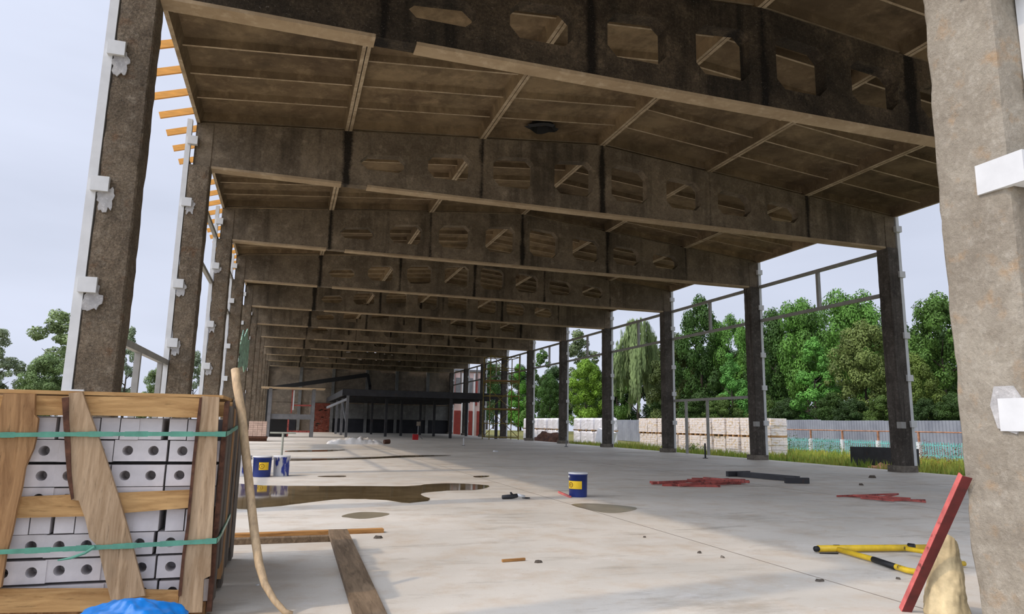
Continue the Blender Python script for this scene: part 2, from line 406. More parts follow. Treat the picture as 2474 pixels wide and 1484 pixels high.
def patch_mesh(seed):
    r = random.Random(seed); pts = []
    for i in range(26):
        t = 2 * math.pi * i / 26; q = 1 + r.uniform(-.3, .3)
        pts.append((-2.115 + 0.075 * math.cos(t) * q + (.01 if math.cos(t) < 0 else .03), -0.05 + 0.15 * math.sin(t) * q))
    pts = [(max(-2.188, u), v) for u, v in pts]
    return MB().prism([pts], XZ, -0.016, 0.012).mesh('mortar_patch', M_PLASTER)
PM = [patch_mesh(i) for i in range(4)]
ZB = [1.25, 2.47, 3.62, 5.26]
for k in range(0, NK + 1):
    y = Yk(k)
    if k == 0: lab = 'brown concrete column outside the picture shading the floor before the crate'
    else: lab = '%s brown concrete column counted from the brick crate along the sunlit open side' % ORD[k - 1]
    t = thing('concrete_column', lab, 'column', (0, y, 0), 'columns along the sunlit open side')
    put(CM_L[k % 2], 'shaft', t); put(post_L, 'steel_post', t)
    for i, z in enumerate(ZB + [6.55]):
        if k > 8: break
        put(br_L, 'bracket', t, (0, 0, z))
        if k in (1, 2, 3) and i < 4: put(PM[(k + i) % 4], 'mortar_patch', t, (RND.uniform(-.01, .02), 0, z - (0.10 if k == 1 else 0.03)))
    if k >= 1:
        lab = '%s dark concrete column counted from the grey fence end along the forest side' % ORD[k - 1] if k > 1 else 'dark concrete column of the forest row standing behind the pale pitted column'
        t = thing('concrete_column', lab, 'column', (0, y, 0), 'columns along the forest side')
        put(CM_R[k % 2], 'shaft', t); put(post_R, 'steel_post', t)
        pad = MB().box(15.36, -0.05, 0.0, 15.86, 0.46, 0.17)
        pad.build('base_pad', M_PAD, t)
        for z in ZB + [6.55]:
            put(br_R, 'bracket', t, (0, 0, z + (0.05 if z > 5 else 0)))
        if k in (2, 3): put(br_Ri, 'bracket', t, (0, 0, 1.22))

# pale gable column beside the camera
t = thing('gable_column', 'pale pitted concrete column with white steel brackets standing close beside the red angle bar', 'column', (0, 0, 0))
put(column_mesh('shaft', 3.605, 4.01, 2.58, 3.005, -0.1, 7.2, M_COLB, 0.009, 21.3, 110, 10, 0.05), 'shaft', t)
MB().box(3.80, 2.47, -0.1, 3.90, 2.57, 7.2).build('steel_post', M_WHITE, t)
for z, sh in ((1.16, 0.0), (2.455, 0), (3.66, 0)):
    b = MB(); b.prism([[(3.585, 2.74), (3.585, 2.475), (3.95, 2.475), (3.95, 2.56), (3.62, 2.56), (3.62, 2.74)]], lambda u, v, d: (u, v, d), z - 0.095, z + 0.075)
    b.build('bracket', M_WHITE, t)
MB().prism([[(2.66, 1.05), (2.76, 1.08), (2.79, 1.2), (2.76, 1.3), (2.66, 1.3), (2.6, 1.2)]], lambda u, v, d: (d, u, v), 3.592, 3.62).build('mortar_patch', M_PLASTER, t)

# ------------------------------------------------------------------ perforated roof beams
HOLES = [(-1, 1.64, 6.79), (-1, 3.11, 7.03), (-1, 4.62, 7.17), (-1, 6.12, 7.28), (1, 7.60, 7.32), (1, 9.10, 7.19), (1, 10.58, 7.04), (1, 12.07, 6.93)]
def beam_mesh():
    outer = [(-2.12, HB), (15.78, HB), (15.78, ztop(15.78)), (XM, HR), (-2.12, ztop(-2.12))]
    loops = [outer]
    for sgn, cx, zt in HOLES:
        hw = 0.49; zb = 6.43; ch = 0.15; sl = SL * (-sgn)
        def T(x): return zt + sl * (x - cx)
        a, b = cx - hw, cx + hw
        hh = zt - zb; c2 = min(0.16, hh * 0.4)
        loops.append([(a + ch, zb), (b - ch, zb), (b, zb + c2), (b, T(b) - c2 * 0.95), (b - ch, T(b - ch)), (a + ch, T(a + ch)), (a, T(a) - c2 * 0.95), (a, zb + c2)])
    m = MB(); m.prism(loops, XZ, 0.06, 0.31); return m.mesh('web', M_BEAM)
BM = beam_mesh()
BMD = BM.copy(); BMD.materials[0] = M_BEAMD
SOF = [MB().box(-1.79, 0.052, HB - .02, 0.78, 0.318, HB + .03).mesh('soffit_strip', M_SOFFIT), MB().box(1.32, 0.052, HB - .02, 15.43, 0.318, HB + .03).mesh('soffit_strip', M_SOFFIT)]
# the bearing plates and the two end blocks that thicken the beam over the columns
endL = MB().box(-2.12, 0.045, HB, -1.80, 0.325, 6.93).mesh('end_block', M_BEAM)
endR = MB().box(15.45, 0.045, HB, 15.78, 0.325, 6.93).mesh('end_block', M_BEAM)
for k in range(0, NK + 1):
    lab = 'sooty concrete roof beam with eight octagonal openings, %s from the hall entrance' % ORD[max(0, k - 1)] if k else 'sooty perforated concrete roof beam over the entrance above the frame'
    t = thing('roof_beam', lab, 'beam', (0, Yk(k), 0), 'perforated roof beams')
    put(BMD if k == 1 else BM, 'web', t); put(SOF[0], 'soffit_strip', t); put(SOF[1], 'soffit_strip', t); put(endL, 'end_block', t); put(endR, 'end_block', t)

# ------------------------------------------------------------------ ribbed ceiling slabs, 3 m wide, bay by bay
ceiling = bpy.data.objects.new('ceiling', None); COL.objects.link(ceiling); struct(ceiling)
def slab_mesh(sgn, L):
    m = MB(); W3 = 2.985; D = 0.29; ribs = set()
    def P(x, y, z): return Vector((x, y, z + sgn * SL * x))
    def blk(xa, xb, ya, yb, za, zb, tx=0.0, ty=0.0):
        # tapered rib: tx, ty widen the top
        b = [P(xa, ya, za), P(xb, ya, za), P(xb, yb, za), P(xa, yb, za)]
        u = [P(xa - tx, ya - ty, zb), P(xb + tx, ya - ty, zb), P(xb + tx, yb + ty, zb), P(xa - tx, yb + ty, zb)]
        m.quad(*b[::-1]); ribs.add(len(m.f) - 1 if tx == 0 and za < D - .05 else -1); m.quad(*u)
        for i in range(4):
            j = (i + 1) % 4; m.quad(b[i], b[j], u[j], u[i])
    blk(0.0, W3, 0, L, D - 0.04, D + 0.06)                        # the flange
    for xa, xb in ((0.0, 0.065), (W3 - 0.065, W3)):               # long edge ribs
        b = [P(xa, 0, 0), P(xb, 0, 0), P(xb, L, 0), P(xa, L, 0)]
        wi = 0.06
        u = [P(xa, 0, D), P(xb + wi if xa < 1 else xb, 0, D), P(xb + wi if xa < 1 else xb, L, D), P(xa, L, D)]
        if xa > 1: u[0] = P(xa - wi, 0, D); u[3] = P(xa - wi, L, D)
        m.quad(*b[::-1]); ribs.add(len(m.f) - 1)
        for i in range(4):
            j = (i + 1) % 4; m.quad(b[i], b[j], u[j], u[i])
    n = int(round(L / 0.98))
    for i in range(n + 1):
        y = 0.04 + (L - 0.08) * i / n
        blk(0.065, W3 - 0.065, y - 0.022, y + 0.022, 0.13 if 0 < i < n else 0.08, D, 0, 0.045 if 0 < i < n else 0)
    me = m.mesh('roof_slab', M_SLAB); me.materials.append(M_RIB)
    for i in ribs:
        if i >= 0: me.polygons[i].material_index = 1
    return me
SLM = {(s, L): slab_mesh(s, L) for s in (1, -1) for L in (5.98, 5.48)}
for k in range(0, NK):
    L = 5.98 if k else 5.48
    for i in range(6):
        sgn = 1 if i < 3 else -1; x = X0 + 3 * i + 0.0075
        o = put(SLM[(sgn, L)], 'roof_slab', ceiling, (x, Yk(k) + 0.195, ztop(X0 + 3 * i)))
# broken drain opening in the second bay
dm = MB(); n = 18; ri = [(0.25 + RND.uniform(-.04, .05)) for _ in range(n)]
cx, cy, cz = 5.13, 14.05, ztop(5.13) + 0.12
for j, (q, dz) in enumerate(((1.25, 0.02), (1.0, -0.03), (0.8, 0.16))):
    for i in range(n):
        a = 2 * math.pi * i / n; dm.v.append((cx + math.cos(a) * ri[i] * q * 1.2, cy + math.sin(a) * ri[i] * q * 0.8, cz + dz + .02 * math.sin(3 * a)))
for j in range(2):
    for i in range(n):
        b = (i + 1) % n; dm.f.append((j * n + i, j * n + b, (j + 1) * n + b, (j + 1) * n + i))
dm.f.append(tuple(2 * n + i for i in range(n)))
dm.build('drain_opening', M_BLACK, ceiling)

# ------------------------------------------------------------------ fresh battens over the eave
bt = MB().bar((-2.86, 0, 0.0), (-2.13, 0, 0.24), 0.05, 0.13).mesh('eave_batten', M_ORANGE)
y = 12.08; i = 0
while y < 31.5:
    if y > 31: break
    o = put(bt, 'eave_batten', None, (0, y, 7.10 + RND.uniform(-.01, .01)))
    tag(o, 'fresh orange timber batten jutting past the roof edge, %s from the entrance' % (ORD + ['fifteenth', 'sixteenth', 'seventeenth', 'eighteenth', 'nineteenth', 'twentieth', 'twenty-first', 'twenty-second'])[i], 'batten', 'battens over the roof edge')
    o.rotation_euler = (0, 0, RND.uniform(-.01, .01)); y += 0.905; i += 1

# ------------------------------------------------------------------ steel girts between the columns
def girt_frame(name, label, mk, group):
    t = thing(name, label, 'steel frame', (0, 0, 0), group)
    for nm, b in mk: 
        m = MB(); m.box(*b); m.build(nm, M_GIRT, t)
gx0, gx1 = 15.82, 15.92
for k in range(2, NK):
    ya, yb = Yk(k) + 0.12, Yk(k + 1) + 0.02; ym = (ya + yb) / 2 + 0.1
    parts = [('rail', (gx0, ya, 6.02, gx1, yb, 6.12)), ('rail', (gx0, ya, 4.80, gx1, yb, 4.90)), ('stud', (gx0, ym - .05, 4.9, gx1, ym + .05, 6.02))]
    if k == 3:
        pass
    girt_frame('girt_frame', 'grey steel rails with a short stud in the %s bay of the forest side' % ORD[k - 1], parts, 'girt frames of the forest side')
girt_frame('door_frame', 'low grey steel goalpost frame with two uprights before the brick pallets', [('rail', (15.83, Yk(3) + .4, 2.13, 15.91, Yk(4), 2.23)), ('stud', (15.83, 25.55, -.3, 15.91, 25.65, 2.13)), ('stud', (15.83, 24.0, -.3, 15.91, 24.1, 2.13))], None)
girt_frame('door_frame', 'low grey steel rail with two white uprights between the two first brown columns', [('rail', (-2.285, Yk(1) + .1, 2.04, -2.2, Yk(2), 2.14)), ('stud', (-2.285, 11.9, -.3, -2.2, 12.0, 2.04)), ('stud', (-2.285, 13.9, -.3, -2.2, 14.0, 2.04))], None)
for k in range(2, 6):
    ya, yb = Yk(k) + 0.1, Yk(k + 1)
    girt_frame('girt_frame', 'pair of grey steel rails in the %s bay of the sunlit side' % ORD[k - 1], [('rail', (-2.285, ya, 6.08, -2.2, yb, 6.18)), ('rail', (-2.285, ya, 4.76, -2.2, yb, 4.86))], 'girt frames of the sunlit side')
# painted green panel in the fifth bay of the sunlit side
M_GREEN = plain('green_flaking_paint', (164, 206, 182), 0.6, 0.2, 3, rust=(70, 66, 58), rust_lo=0.54)
o = MB().prism([[(26.95, 2.9), (29.4, 3.15), (30.2, 2.95), (32.4, 3.35), (32.45, 4.5), (31.2, 4.35), (30.4, 4.75), (28.6, 4.2), (27.9, 4.4), (26.95, 3.75)]], lambda u, v, d: (d, u, v), -1.785, -1.75).build('wall_sheet', M_GREEN)
tag(o, 'torn flaking green sheet hung between two brown columns', 'sheet')

# ------------------------------------------------------------------ brick crates
def px_crate(px, py, Yp=4.25):
    """a point of the crate face from measured picture coordinates (measuring aid: face plane y = Yp)"""
    d = fw + rr * (px - 1237) / F_PX - uu * (py - 742) / F_PX
    t = Yp / d.y; return d.x * t, CAM_H + d.z * t
crate = thing('brick_crate', 'timber crate of white hollow bricks with green straps in front of the brown columns', 'crate', (0, 0, 0))
BW, BH, BD = 0.262, 0.116, 0.20
def brick_mesh(wd, ht, holes, dp=BD):
    m = MB(); a, b = wd / 2 - .002, ht / 2 - .0015
    if holes:
        loops = [[(-a, -b), (a, -b), (a, b), (-a, b)]]
        for hx in holes:
            loops.append([(hx + .0265 * math.cos(2 * math.pi * i / 14), .0265 * math.sin(2 * math.pi * i / 14)) for i in range(14)])
        vs = [[Vector((u, v, 0)) for u, v in L] for L in loops]; flat = [p for L in vs for p in L]
        for p in flat: m.v.append((p.x, 0, p.y))
        for tr in tessellate_polygon(vs): m.f.append(tuple(tr))
        k = 4
        for hx in holes:
            n = len(m.v)
            for i in range(14): 
                q = flat[k + i]; m.v.append((hx + (q.x - hx) * .8, 0.11, q.y * .8))
            for i in range(14): m.f.append((k + i, k + (i + 1) % 14, n + (i + 1) % 14, n + i))
            m.f.append(tuple(n + i for i in range(14))); k += 14
        n = len(m.v)
        for u, v in loops[0]: m.v.append((u, dp, v))
        for i in range(4): m.f.append((i, (i + 1) % 4, n + (i + 1) % 4, n + i))
        m.f.append((n, n + 1, n + 2, n + 3))
    else:
        m.box(-a, 0, -b, a, dp, b)
    return m.mesh('brick', M_BRICK)
B_H = brick_mesh(BW, BH, (-.063, .063)); B_E = brick_mesh(0.094, BH, None); B_S = brick_mesh(0.126, BH, None)
def rowz(r): return [1.110, 0.992, 0.874, 0.745, 0.624, 0.506, 0.388, 0.262, 0.135][r]
xs_a = [-1.522, -1.258, -1.006, -0.742, -0.472]; xs_b = [-1.514, -1.252, -1.000, -0.744, -0.472]
ROWZ = [0.990, 0.873, 0.745, 0.625, 0.506, 0.388, 0.262, 0.135]
for r, z in enumerate(ROWZ):
    if r in (0, 4):
        x = -1.62 + (0.03 if r else 0)
        j = 0
        while x < -0.395:
            o = put(B_E if j % 9 else B_S, 'brick', crate, (x + 0.0, 4.285 + RND.uniform(0, .012), z + RND.uniform(-.002, .002)))
            x += (0.096 if j % 9 else 0.130) + (0.012 if j % 5 == 4 else 0.0); j += 1
    else:
        for cx0 in (xs_a if r < 4 else xs_b):
            o = put(B_H, 'brick', crate, (cx0 + (0.0 if r < 4 else 0.018 * (r - 6)) + RND.uniform(-.004, .004), 4.285 + RND.uniform(0, .014), z + RND.uniform(-.002, .002)))
            o.rotation_euler = (0, 0, RND.uniform(-.015, .015))
MB().box(-1.62, 4.52, 0.08, -0.35, 5.02, 1.05).build('brick_core', M_BRICK, crate)
def board(name, px, d0, d1, mat, parent, seed=0):
    pts = [px_crate(x, y, d0) for x, y in px]
    return MB().prism([pts], XZ, d0, d1).build(name, mat, parent)
board('rail', [(-40, 956), (84, 956), (490, 961), (490, 1010), (240, 1004), (-40, 1003)], 4.252, 4.276, M_WOODH, crate)
board('rail', [(-40, 1205), (170, 1196), (466, 1184), (463, 1227), (200, 1248), (-40, 1254)], 4.252, 4.276, M_WOODH, crate)
board('rail', [(-40, 1424), (266, 1424), (432, 1428), (430, 1474), (240, 1478), (-40, 1482)], 4.252, 4.276, M_WOODH, crate)
board('upright_board', [(8, 951), (84, 952), (83, 1002), (92, 1012), (86, 1060), (80, 1085), (60, 1130), (52, 1180), (40, 1230), (28, 1290), (14, 1340), (2, 1420), (-90, 1430), (-78, 1200), (-20, 1090)], 4.224, 4.250, M_WOODB, crate)
board('diagonal_board', [(149, 960), (166, 958), (166, 950), (198, 947), (220, 1010), (242, 1070), (266, 1140), (290, 1215), (312, 1290), (332, 1370), (351, 1440), (268, 1452), (252, 1390), (236, 1320), (216, 1300), (206, 1255), (190, 1210), (172, 1208), (164, 1160), (158, 1090), (154, 1010)], 4.222, 4.250, M_WOODV, crate)
board('bark_edge', [(149, 962), (166, 960), (166, 1010), (170, 1070), (172, 1140), (178, 1205), (172, 1208), (163, 1160), (157, 1090), (152, 1010)], 4.216, 4.2215, M_BARK, crate)
board('upright_board', [(486, 957), (530, 960), (524, 1080), (512, 1300), (508, 1392), (492, 1400), (488, 1480), (428, 1482), (440, 1390), (452, 1290), (468, 1110), (482, 1000)], 4.224, 4.250, M_WOODV, crate)
board('bark_edge', [(482, 962), (488, 960), (484, 1010), (472, 1110), (456, 1280), (446, 1350), (438, 1440), (430, 1440), (440, 1340), (450, 1270), (465, 1110), (476, 1010)], 4.216, 4.2235, M_BARK, crate)
MB().box(-1.62, 4.252, 1.166, -0.345, 5.03, 1.186).build('top_board', M_WOODH, crate)
for y in (4.34, 4.62, 4.92):
    MB().box(-1.64, y - .05, 0.0, -0.345, y + .05, 0.075).build('pallet_runner', M_WOODB, crate)
def side_boards(parent, spec):
    for (ya, yb, zb, zt, lean, mat) in spec:
        m = MB(); n = 5; prof = []
        for i in range(n + 1):
            t = i / n; prof.append((ya + lean * t + RND.uniform(-.012, .012), zb + (zt - zb) * t))
        prof2 = [(yb + lean * (1 - i / n) + RND.uniform(-.012, .012), zt - (zt - zb) * i / n + (RND.uniform(-.02, .02) if i in (0, n) else 0)) for i in range(n + 1)]
        x = -0.338 + RND.uniform(-.004, .006)
        m.prism([prof + prof2], lambda u, v, d: (d, u, v), x, x + 0.024)
        m.build('side_board', mat, parent)
side_boards(crate, [(4.262, 4.33, 0.03, 1.14, 0.0, M_BARK), (4.345, 4.50, 0.06, 1.10, 0.02, M_WOODG), (4.51, 4.70, 0.20, 1.13, 0.0, M_WOODG), (4.715, 4.86, 0.10, 1.12, 0.015, M_WOODB), (4.87, 5.03, 0.02, 1.17, 0.0, M_WOODG)])
def strap(zl, zm, zr, sag, name='strap'):
    pts = []
    for i in range(25):
        t = i / 24; x = -1.65 + t * (1.65 - 0.312); z = zl + (zr - zl) * t + sag * math.sin(math.pi * t)
        yy = 4.214 if -1.26 > x or -1.08 < x < -0.52 or x > -0.50 else 4.214
        pts.append((x, yy, z))
    for i in range(1, 10):
        t = i / 9; pts.append((-0.306, 4.214 + t * 0.84, zr + t * 0.03 + sag * 2 * t * (1 - t)))
    m = MB()
    for i in range(len(pts) - 1):
        a, b = Vector(pts[i]), Vector(pts[i + 1]); h = Vector((0, 0, 0.0125 * (1 + .15 * math.sin(i * 1.7)))); nrm = (b - a).cross(h).normalized() * 0.003
        m.quad(a - h + nrm, b - h + nrm, b + h + nrm, a + h + nrm); m.quad(a - h - nrm, a + h - nrm, b + h - nrm, b - h - nrm)
        m.quad(a + h + nrm, b + h + nrm, b + h - nrm, a + h - nrm); m.quad(a - h + nrm, a - h - nrm, b - h - nrm, b - h + nrm)
    return m.build(name, M_STRAP, crate)
z1 = px_crate(0, 1055, 4.214)[1]; z2 = px_crate(525, 1049, 4.214)[1]
strap(z1, 0, z2 , 0.004)
z3 = px_crate(0, 1336, 4.214)[1]; z4 = px_crate(525, 1307, 4.214)[1]
strap(z3, 0, z4, -0.004)
tl = [px_crate(x, y, 4.20) for x, y in ((228, 1322), (205, 1337), (170, 1349), (140, 1354))]
MB().tube([(u, 4.208 - i * .004, v) for i, (u, v) in enumerate(tl)], [.009, .008, .007, .004], 6).build('strap_tail', M_STRAP, crate)
# the crate behind it
crate2 = thing('brick_crate', 'second timber crate pushed up behind the strapped brick crate, only its grey side boards showing', 'crate', (0, 0, 0))
MB().box(-1.60, 5.14, 0.08, -0.35, 5.90, 1.05).build('brick_core', M_BRICK, crate2)
side_boards(crate2, [(5.08, 5.24, 0.10, 1.12, 0.0, M_WOODG), (5.255, 5.45, 0.16, 1.13, 0.01, M_WOODB), (5.465, 5.68, 0.12, 1.14, -0.01, M_WOODG), (5.70, 5.94, 0.03, 1.255, 0.0, M_WOODG)])
MB().box(-1.62, 5.08, 1.07, -0.342, 5.12, 1.17).build('rail', M_WOODH, crate2)
MB().box(-1.62, 5.91, 1.07, -0.342, 5.95, 1.17).build('rail', M_WOODH, crate2)
for y in (5.14, 5.52, 5.88): MB().box(-1.64, y - .05, 0.0, -0.345, y + .05, 0.075).build('pallet_runner', M_WOODB, crate2)

# bent pole leaning on the crate
pp = [(568, 893, 4.72), (572, 930, 4.68), (584, 1000, 4.62), (592, 1080, 4.54), (600, 1150, 4.48), (607, 1220, 4.42), (615, 1290, 4.34), (626, 1365, 4.26), (640, 1412, 4.2), (662, 1450, 4.16), (688, 1479, 4.14), (705, 1494, 4.13)]
pts = []; 
for x, y, Y in pp:
    u, v = px_crate(x, y, Y); pts.append((u, Y, max(v, 0.022)))
o = MB().tube(pts, [.026, .026, .026, .0255, .025, .025, .0245, .023, .020, .017, .016, .015], 10).build('bent_pole', M_POLE, smooth=True)
tag(o, 'long bare wooden pole with a bent foot propped against the brick crate', 'pole')

# blue plastic bag in front of the crate
m = MB(); nu, nv = 72, 30
for j in range(nv + 1):
    f = j / nv * math.pi / 2
    for i in range(nu):
        a = 2 * math.pi * i / nu; d = Vector((math.cos(a) * math.cos(f), math.sin(a) * math.cos(f), math.sin(f)))
        q = 1 + 0.10 * fbm(d + Vector((3, 1, 5)), 1.6) + 0.07 * abs(fbm(d, 3.1)) + 0.02 * fbm(d, 8)
        m.v.append((-0.605 + 0.30 * d.x * q, 3.66 + 0.24 * d.y * q, max(0.003, 0.232 * d.z * q)))
for j in range(nv):
    for i in range(nu):
        b = (i + 1) % nu; m.f.append((j * nu + i, j * nu + b, (j + 1) * nu + b, (j + 1) * nu + i))
m.f.append(tuple(range(nu))[::-1])
tag(m.build('plastic_bag', M_TARP, smooth=True), 'crumpled bright blue plastic bag at the foot of the brick crate', 'bag')

# ------------------------------------------------------------------ planks, puddles and loose things on the floor
def plank(name, label, a, b, wd, th, mat, z=None, grp=None, zb=None):
    za = 0.0 if z is None else z; zbb = za if zb is None else zb
    p = Vector((a[0], a[1], za + th / 2 + .001)); q = Vector((b[0], b[1], zbb + th / 2 + .001))
    o = MB().bar(p, q, wd, th).build(name, mat); tag(o, label, 'plank', grp); return o
plank('timber_plank', 'narrow orange-brown plank lying flat beyond the other two planks', (-1.3, 6.90), (0.97, 7.03), 0.09, 0.035, M_WOODO)
plank('timber_plank', 'pale plank lying across the floor under the end of the wide grey plank', (-1.3, 6.60), (0.47, 6.62), 0.10, 0.045, M_WOODF)
plank('timber_plank', 'wide grey-brown plank running towards the camera with one end on the pale plank', (0.515, 6.68), (0.49, 2.8), 0.165, 0.04, M_WOODF, z=0.049, zb=0.0)

def mat_puddle():
    k = Nodes('standing_water'); v = k.world()
    col = k.mix(k.ramp(k.noise(v, 2.2, 4), 0.35, 0.65), lin((96, 80, 54)), lin((124, 106, 76)))
    return k.done(col, 0.05, k.noise(v, 7, 2), 0.015, 0.003, 0, 0.55)
M_WATER = mat_puddle()
M_DAMP = plain('damp_concrete', (142, 132, 110), 0.35, 0.12, 3, bump=0.0)
def puddle(label, pts, mat, ht=0.004, sub=4, jit=0.05, seed=1):
    r = random.Random(seed); P = []
    n = len(pts)
    for i in range(n):                                     # Catmull-Rom round the outline
        p0, p1, p2, p3 = pts[i - 1], pts[i], pts[(i + 1) % n], pts[(i + 2) % n]
        for s in range(sub):
            t = s / sub
            P.append(tuple(0.5 * ((2 * p1[c]) + (-p0[c] + p2[c]) * t + (2 * p0[c] - 5 * p1[c] + 4 * p2[c] - p3[c]) * t * t + (-p0[c] + 3 * p1[c] - 3 * p2[c] + p3[c]) * t ** 3) + r.uniform(-jit, jit) * (0.5 if c == 0 else 0.35) for c in (0, 1)))
    o = MB().prism([P], lambda u, v, d: (u, v, d), 0.0006, ht).build('puddle', mat)
    tag(o, label, 'puddle'); return o
def fpt(x, y, z=0.0):
    d = fw + rr * (x - 1237) / F_PX - uu * (y - 742) / F_PX; t = (z - CAM_H) / d.z
    return (d.x * t, d.y * t)
puddle('large brown puddle mirroring the white bucket on the sunlit floor', [fpt(*q) for q in ((560, 1172), (640, 1174), (720, 1175), (860, 1175), (980, 1176), (1040, 1170), (1100, 1169), (1178, 1174), (1150, 1184), (1080, 1186), (1015, 1193), (1040, 1208), (985, 1216), (930, 1209), (860, 1206), (800, 1208), (720, 1218), (640, 1226), (560, 1225))], M_WATER, 0.005, seed=3)
puddle('long thin dark puddle across the floor beyond the paint buckets', [fpt(*q) for q in ((690, 1109), (800, 1108), (900, 1105), (980, 1101), (1090, 1101), (1020, 1104), (900, 1109), (800, 1112), (700, 1114))], M_WATER, 0.005, jit=0.0, seed=4)
puddle('short thin dark puddle next to the pale pipe stub', [fpt(*q) for q in ((700, 1089), (760, 1088), (840, 1087), (800, 1091), (740, 1092), (690, 1092))], M_WATER, 0.005, jit=0.0, seed=5)
puddle('small oval damp patch between the large puddle and the planks', [fpt(*q) for q in ((825, 1247), (870, 1238), (935, 1240), (930, 1247), (880, 1254), (845, 1252))], M_DAMP, 0.0012, jit=0.015, seed=6)
puddle('damp patch in front of the blue drum', [fpt(*q) for q in ((1380, 1219), (1440, 1217), (1535, 1226), (1515, 1237), (1470, 1240), (1425, 1233))], M_DAMP, 0.0012, jit=0.02, seed=7)
puddle('dark little puddle between the large puddle and the drum, narrow', [fpt(*q) for q in ((1145, 1151), (1180, 1150), (1176, 1153), (1150, 1154))], M_WATER, 0.004, jit=0.0, seed=8)
puddle('small dark wet streak to the side of the paint buckets', [fpt(*q) for q in ((770, 1151), (830, 1150), (830, 1153), (780, 1153))], M_WATER, 0.004, jit=0.0, seed=9)

def bucket(label, x, y, r, h, body, cat='bucket', lid=None, lab=None, group=None, rim=None, rz=0.0):
    t = thing('paint_bucket' if cat == 'bucket' else 'drum', label, cat, (x, y, 0.0), group, rz)
    m = MB().lathe((0, 0, 0), [(0.001, 0), (r * .93, 0), (r * .95, .01), (r, h * .93), (r * 1.035, h * .93), (r * 1.035, h * .96), (r * 1.0, h * .96), (r * 1.0, h), (r * .96, h), (r * .95, h * .97), (0.001, h * .97)], 28)
    m.build('body', body, t, True)
    MB().lathe((0, 0, h * .965), [(0.001, 0), (r * 1.03, 0), (r * 1.05, .006), (r * 1.05, .02), (r * 0.99, .024), (0.001, .022)], 28).build('lid', lid or body, t, True)
    for s in (-1, 1): MB().box(s * r * 1.0 - .012, -.014, h * .82, s * r * 1.0 + .012, .014, h * .9).build('handle_lug', M_WHPL, t)
    hp = [(r * 1.02 * math.cos(math.pi * i / 10), -r * .55 * math.sin(math.pi * i / 10) - .0, h * .86 - r * .85 * math.sin(math.pi * i / 10)) for i in range(11)]
    hp = [(a, -math.sqrt(max(0, (r * 1.06) ** 2 - min(abs(a), r * 1.05) ** 2)) if 0 < i < 10 else 0, c) for i, (a, b, c) in enumerate(hp)]
    if lab:
        a0, a1, zz0, zz1 = lab; m = MB(); n = 8
        for i in range(n):
            p, q = a0 + (a1 - a0) * i / n, a0 + (a1 - a0) * (i + 1) / n; R = r * 1.008
            m.quad((R * math.cos(p), R * math.sin(p), zz0), (R * math.cos(q), R * math.sin(q), zz0), (R * math.cos(q), R * math.sin(q), zz1), (R * math.cos(p), R * math.sin(p), zz1))
        m.build('label', M_LABEL, t)
        am = a0 + (a1 - a0) * .28; zm = (zz0 + zz1) / 2; R = r * 1.014; ring = MB(); pts = []
        for i in range(17):
            u = 2 * math.pi * (i / 16) ; s_ = (zz1 - zz0) * .30
            ang = am + s_ * math.cos(u) / r; pts.append((R * math.cos(ang), R * math.sin(ang), zm + s_ * math.sin(u)))
        ring.tube(pts, .005, 5); s_ = (zz1 - zz0) * .12
        ring.tube([(R * math.cos(am), R * math.sin(am), zm - s_), (R * math.cos(am), R * math.sin(am), zm + s_)], .006, 5)
        ring.build('label_mark', M_LABELMARK, t)
    return t
VA = math.atan2(-9.9, -4.27)                                  # towards the camera
bucket('dark blue drum with a yellow label and white rim alone on the shade edge', 4.262, 9.93, 0.140, 0.345, M_BLUE, 'drum', M_WHPL, (VA - 1.35, VA + 0.42, .12, .235))
va2 = math.atan2(-14.2, 0.3)
bucket('blue paint bucket with a yellow label between the two white buckets', -0.365, 14.16, 0.165, 0.37, M_BLUE, 'bucket', M_WHPL, (va2 - .35, va2 + .75, .13, .27))
def spilled(name):
    k = Nodes(name); v = k.coord((6, 6, 1.6))
    f = k.ramp(k.noise(v, 1.7, 6), 0.5, 0.56)
    return k.done(k.mix(f, lin((212, 212, 214)), lin((44, 62, 150))), 0.4)
M_SPILL = spilled('white_plastic_with_blue_spills')
bucket('white bucket streaked with blue paint on the sunny side of the blue one', -0.02, 14.34, 0.15, 0.37, M_SPILL, 'bucket', M_WHPL)
bucket('white and blue streaked bucket half hidden by the bent pole', -0.72, 14.34, 0.15, 0.37, M_SPILL, 'bucket', M_WHPL)

def rods(name, label, segs, r, mat, cat='rebar pile', h=None):
    t = thing(name, label, cat, (0, 0, 0))
    for a, b, za, zb in segs:
        pa, pb = fpt(*a, za), fpt(*b, zb)
        m = MB(); m.bar((pa[0], pa[1], za), (pb[0], pb[1], zb), r, r * 1.1); m.build('bar', mat, t)
    return t
rods('steel_bars', 'loose heap of red primed steel bars beside the dark channel on the shaded floor', [((1570, 1165), (1700, 1172), .03, .03), ((1575, 1168), (1760, 1158), .03, .05), ((1660, 1160), (1810, 1163), .05, .06), ((1672, 1157), (1800, 1160), .05, .03), ((1640, 1173), (1770, 1161), .03, .09), ((1590, 1166), (1720, 1160), .07, .05), ((1700, 1172), (1800, 1165), .03, .03), ((1700, 1155), (1810, 1165), .08, .08), ((1600, 1172), (1740, 1175), .02, .02), ((1650, 1163), (1790, 1168), .04, .02)], .036, M_REDST, 'bars')
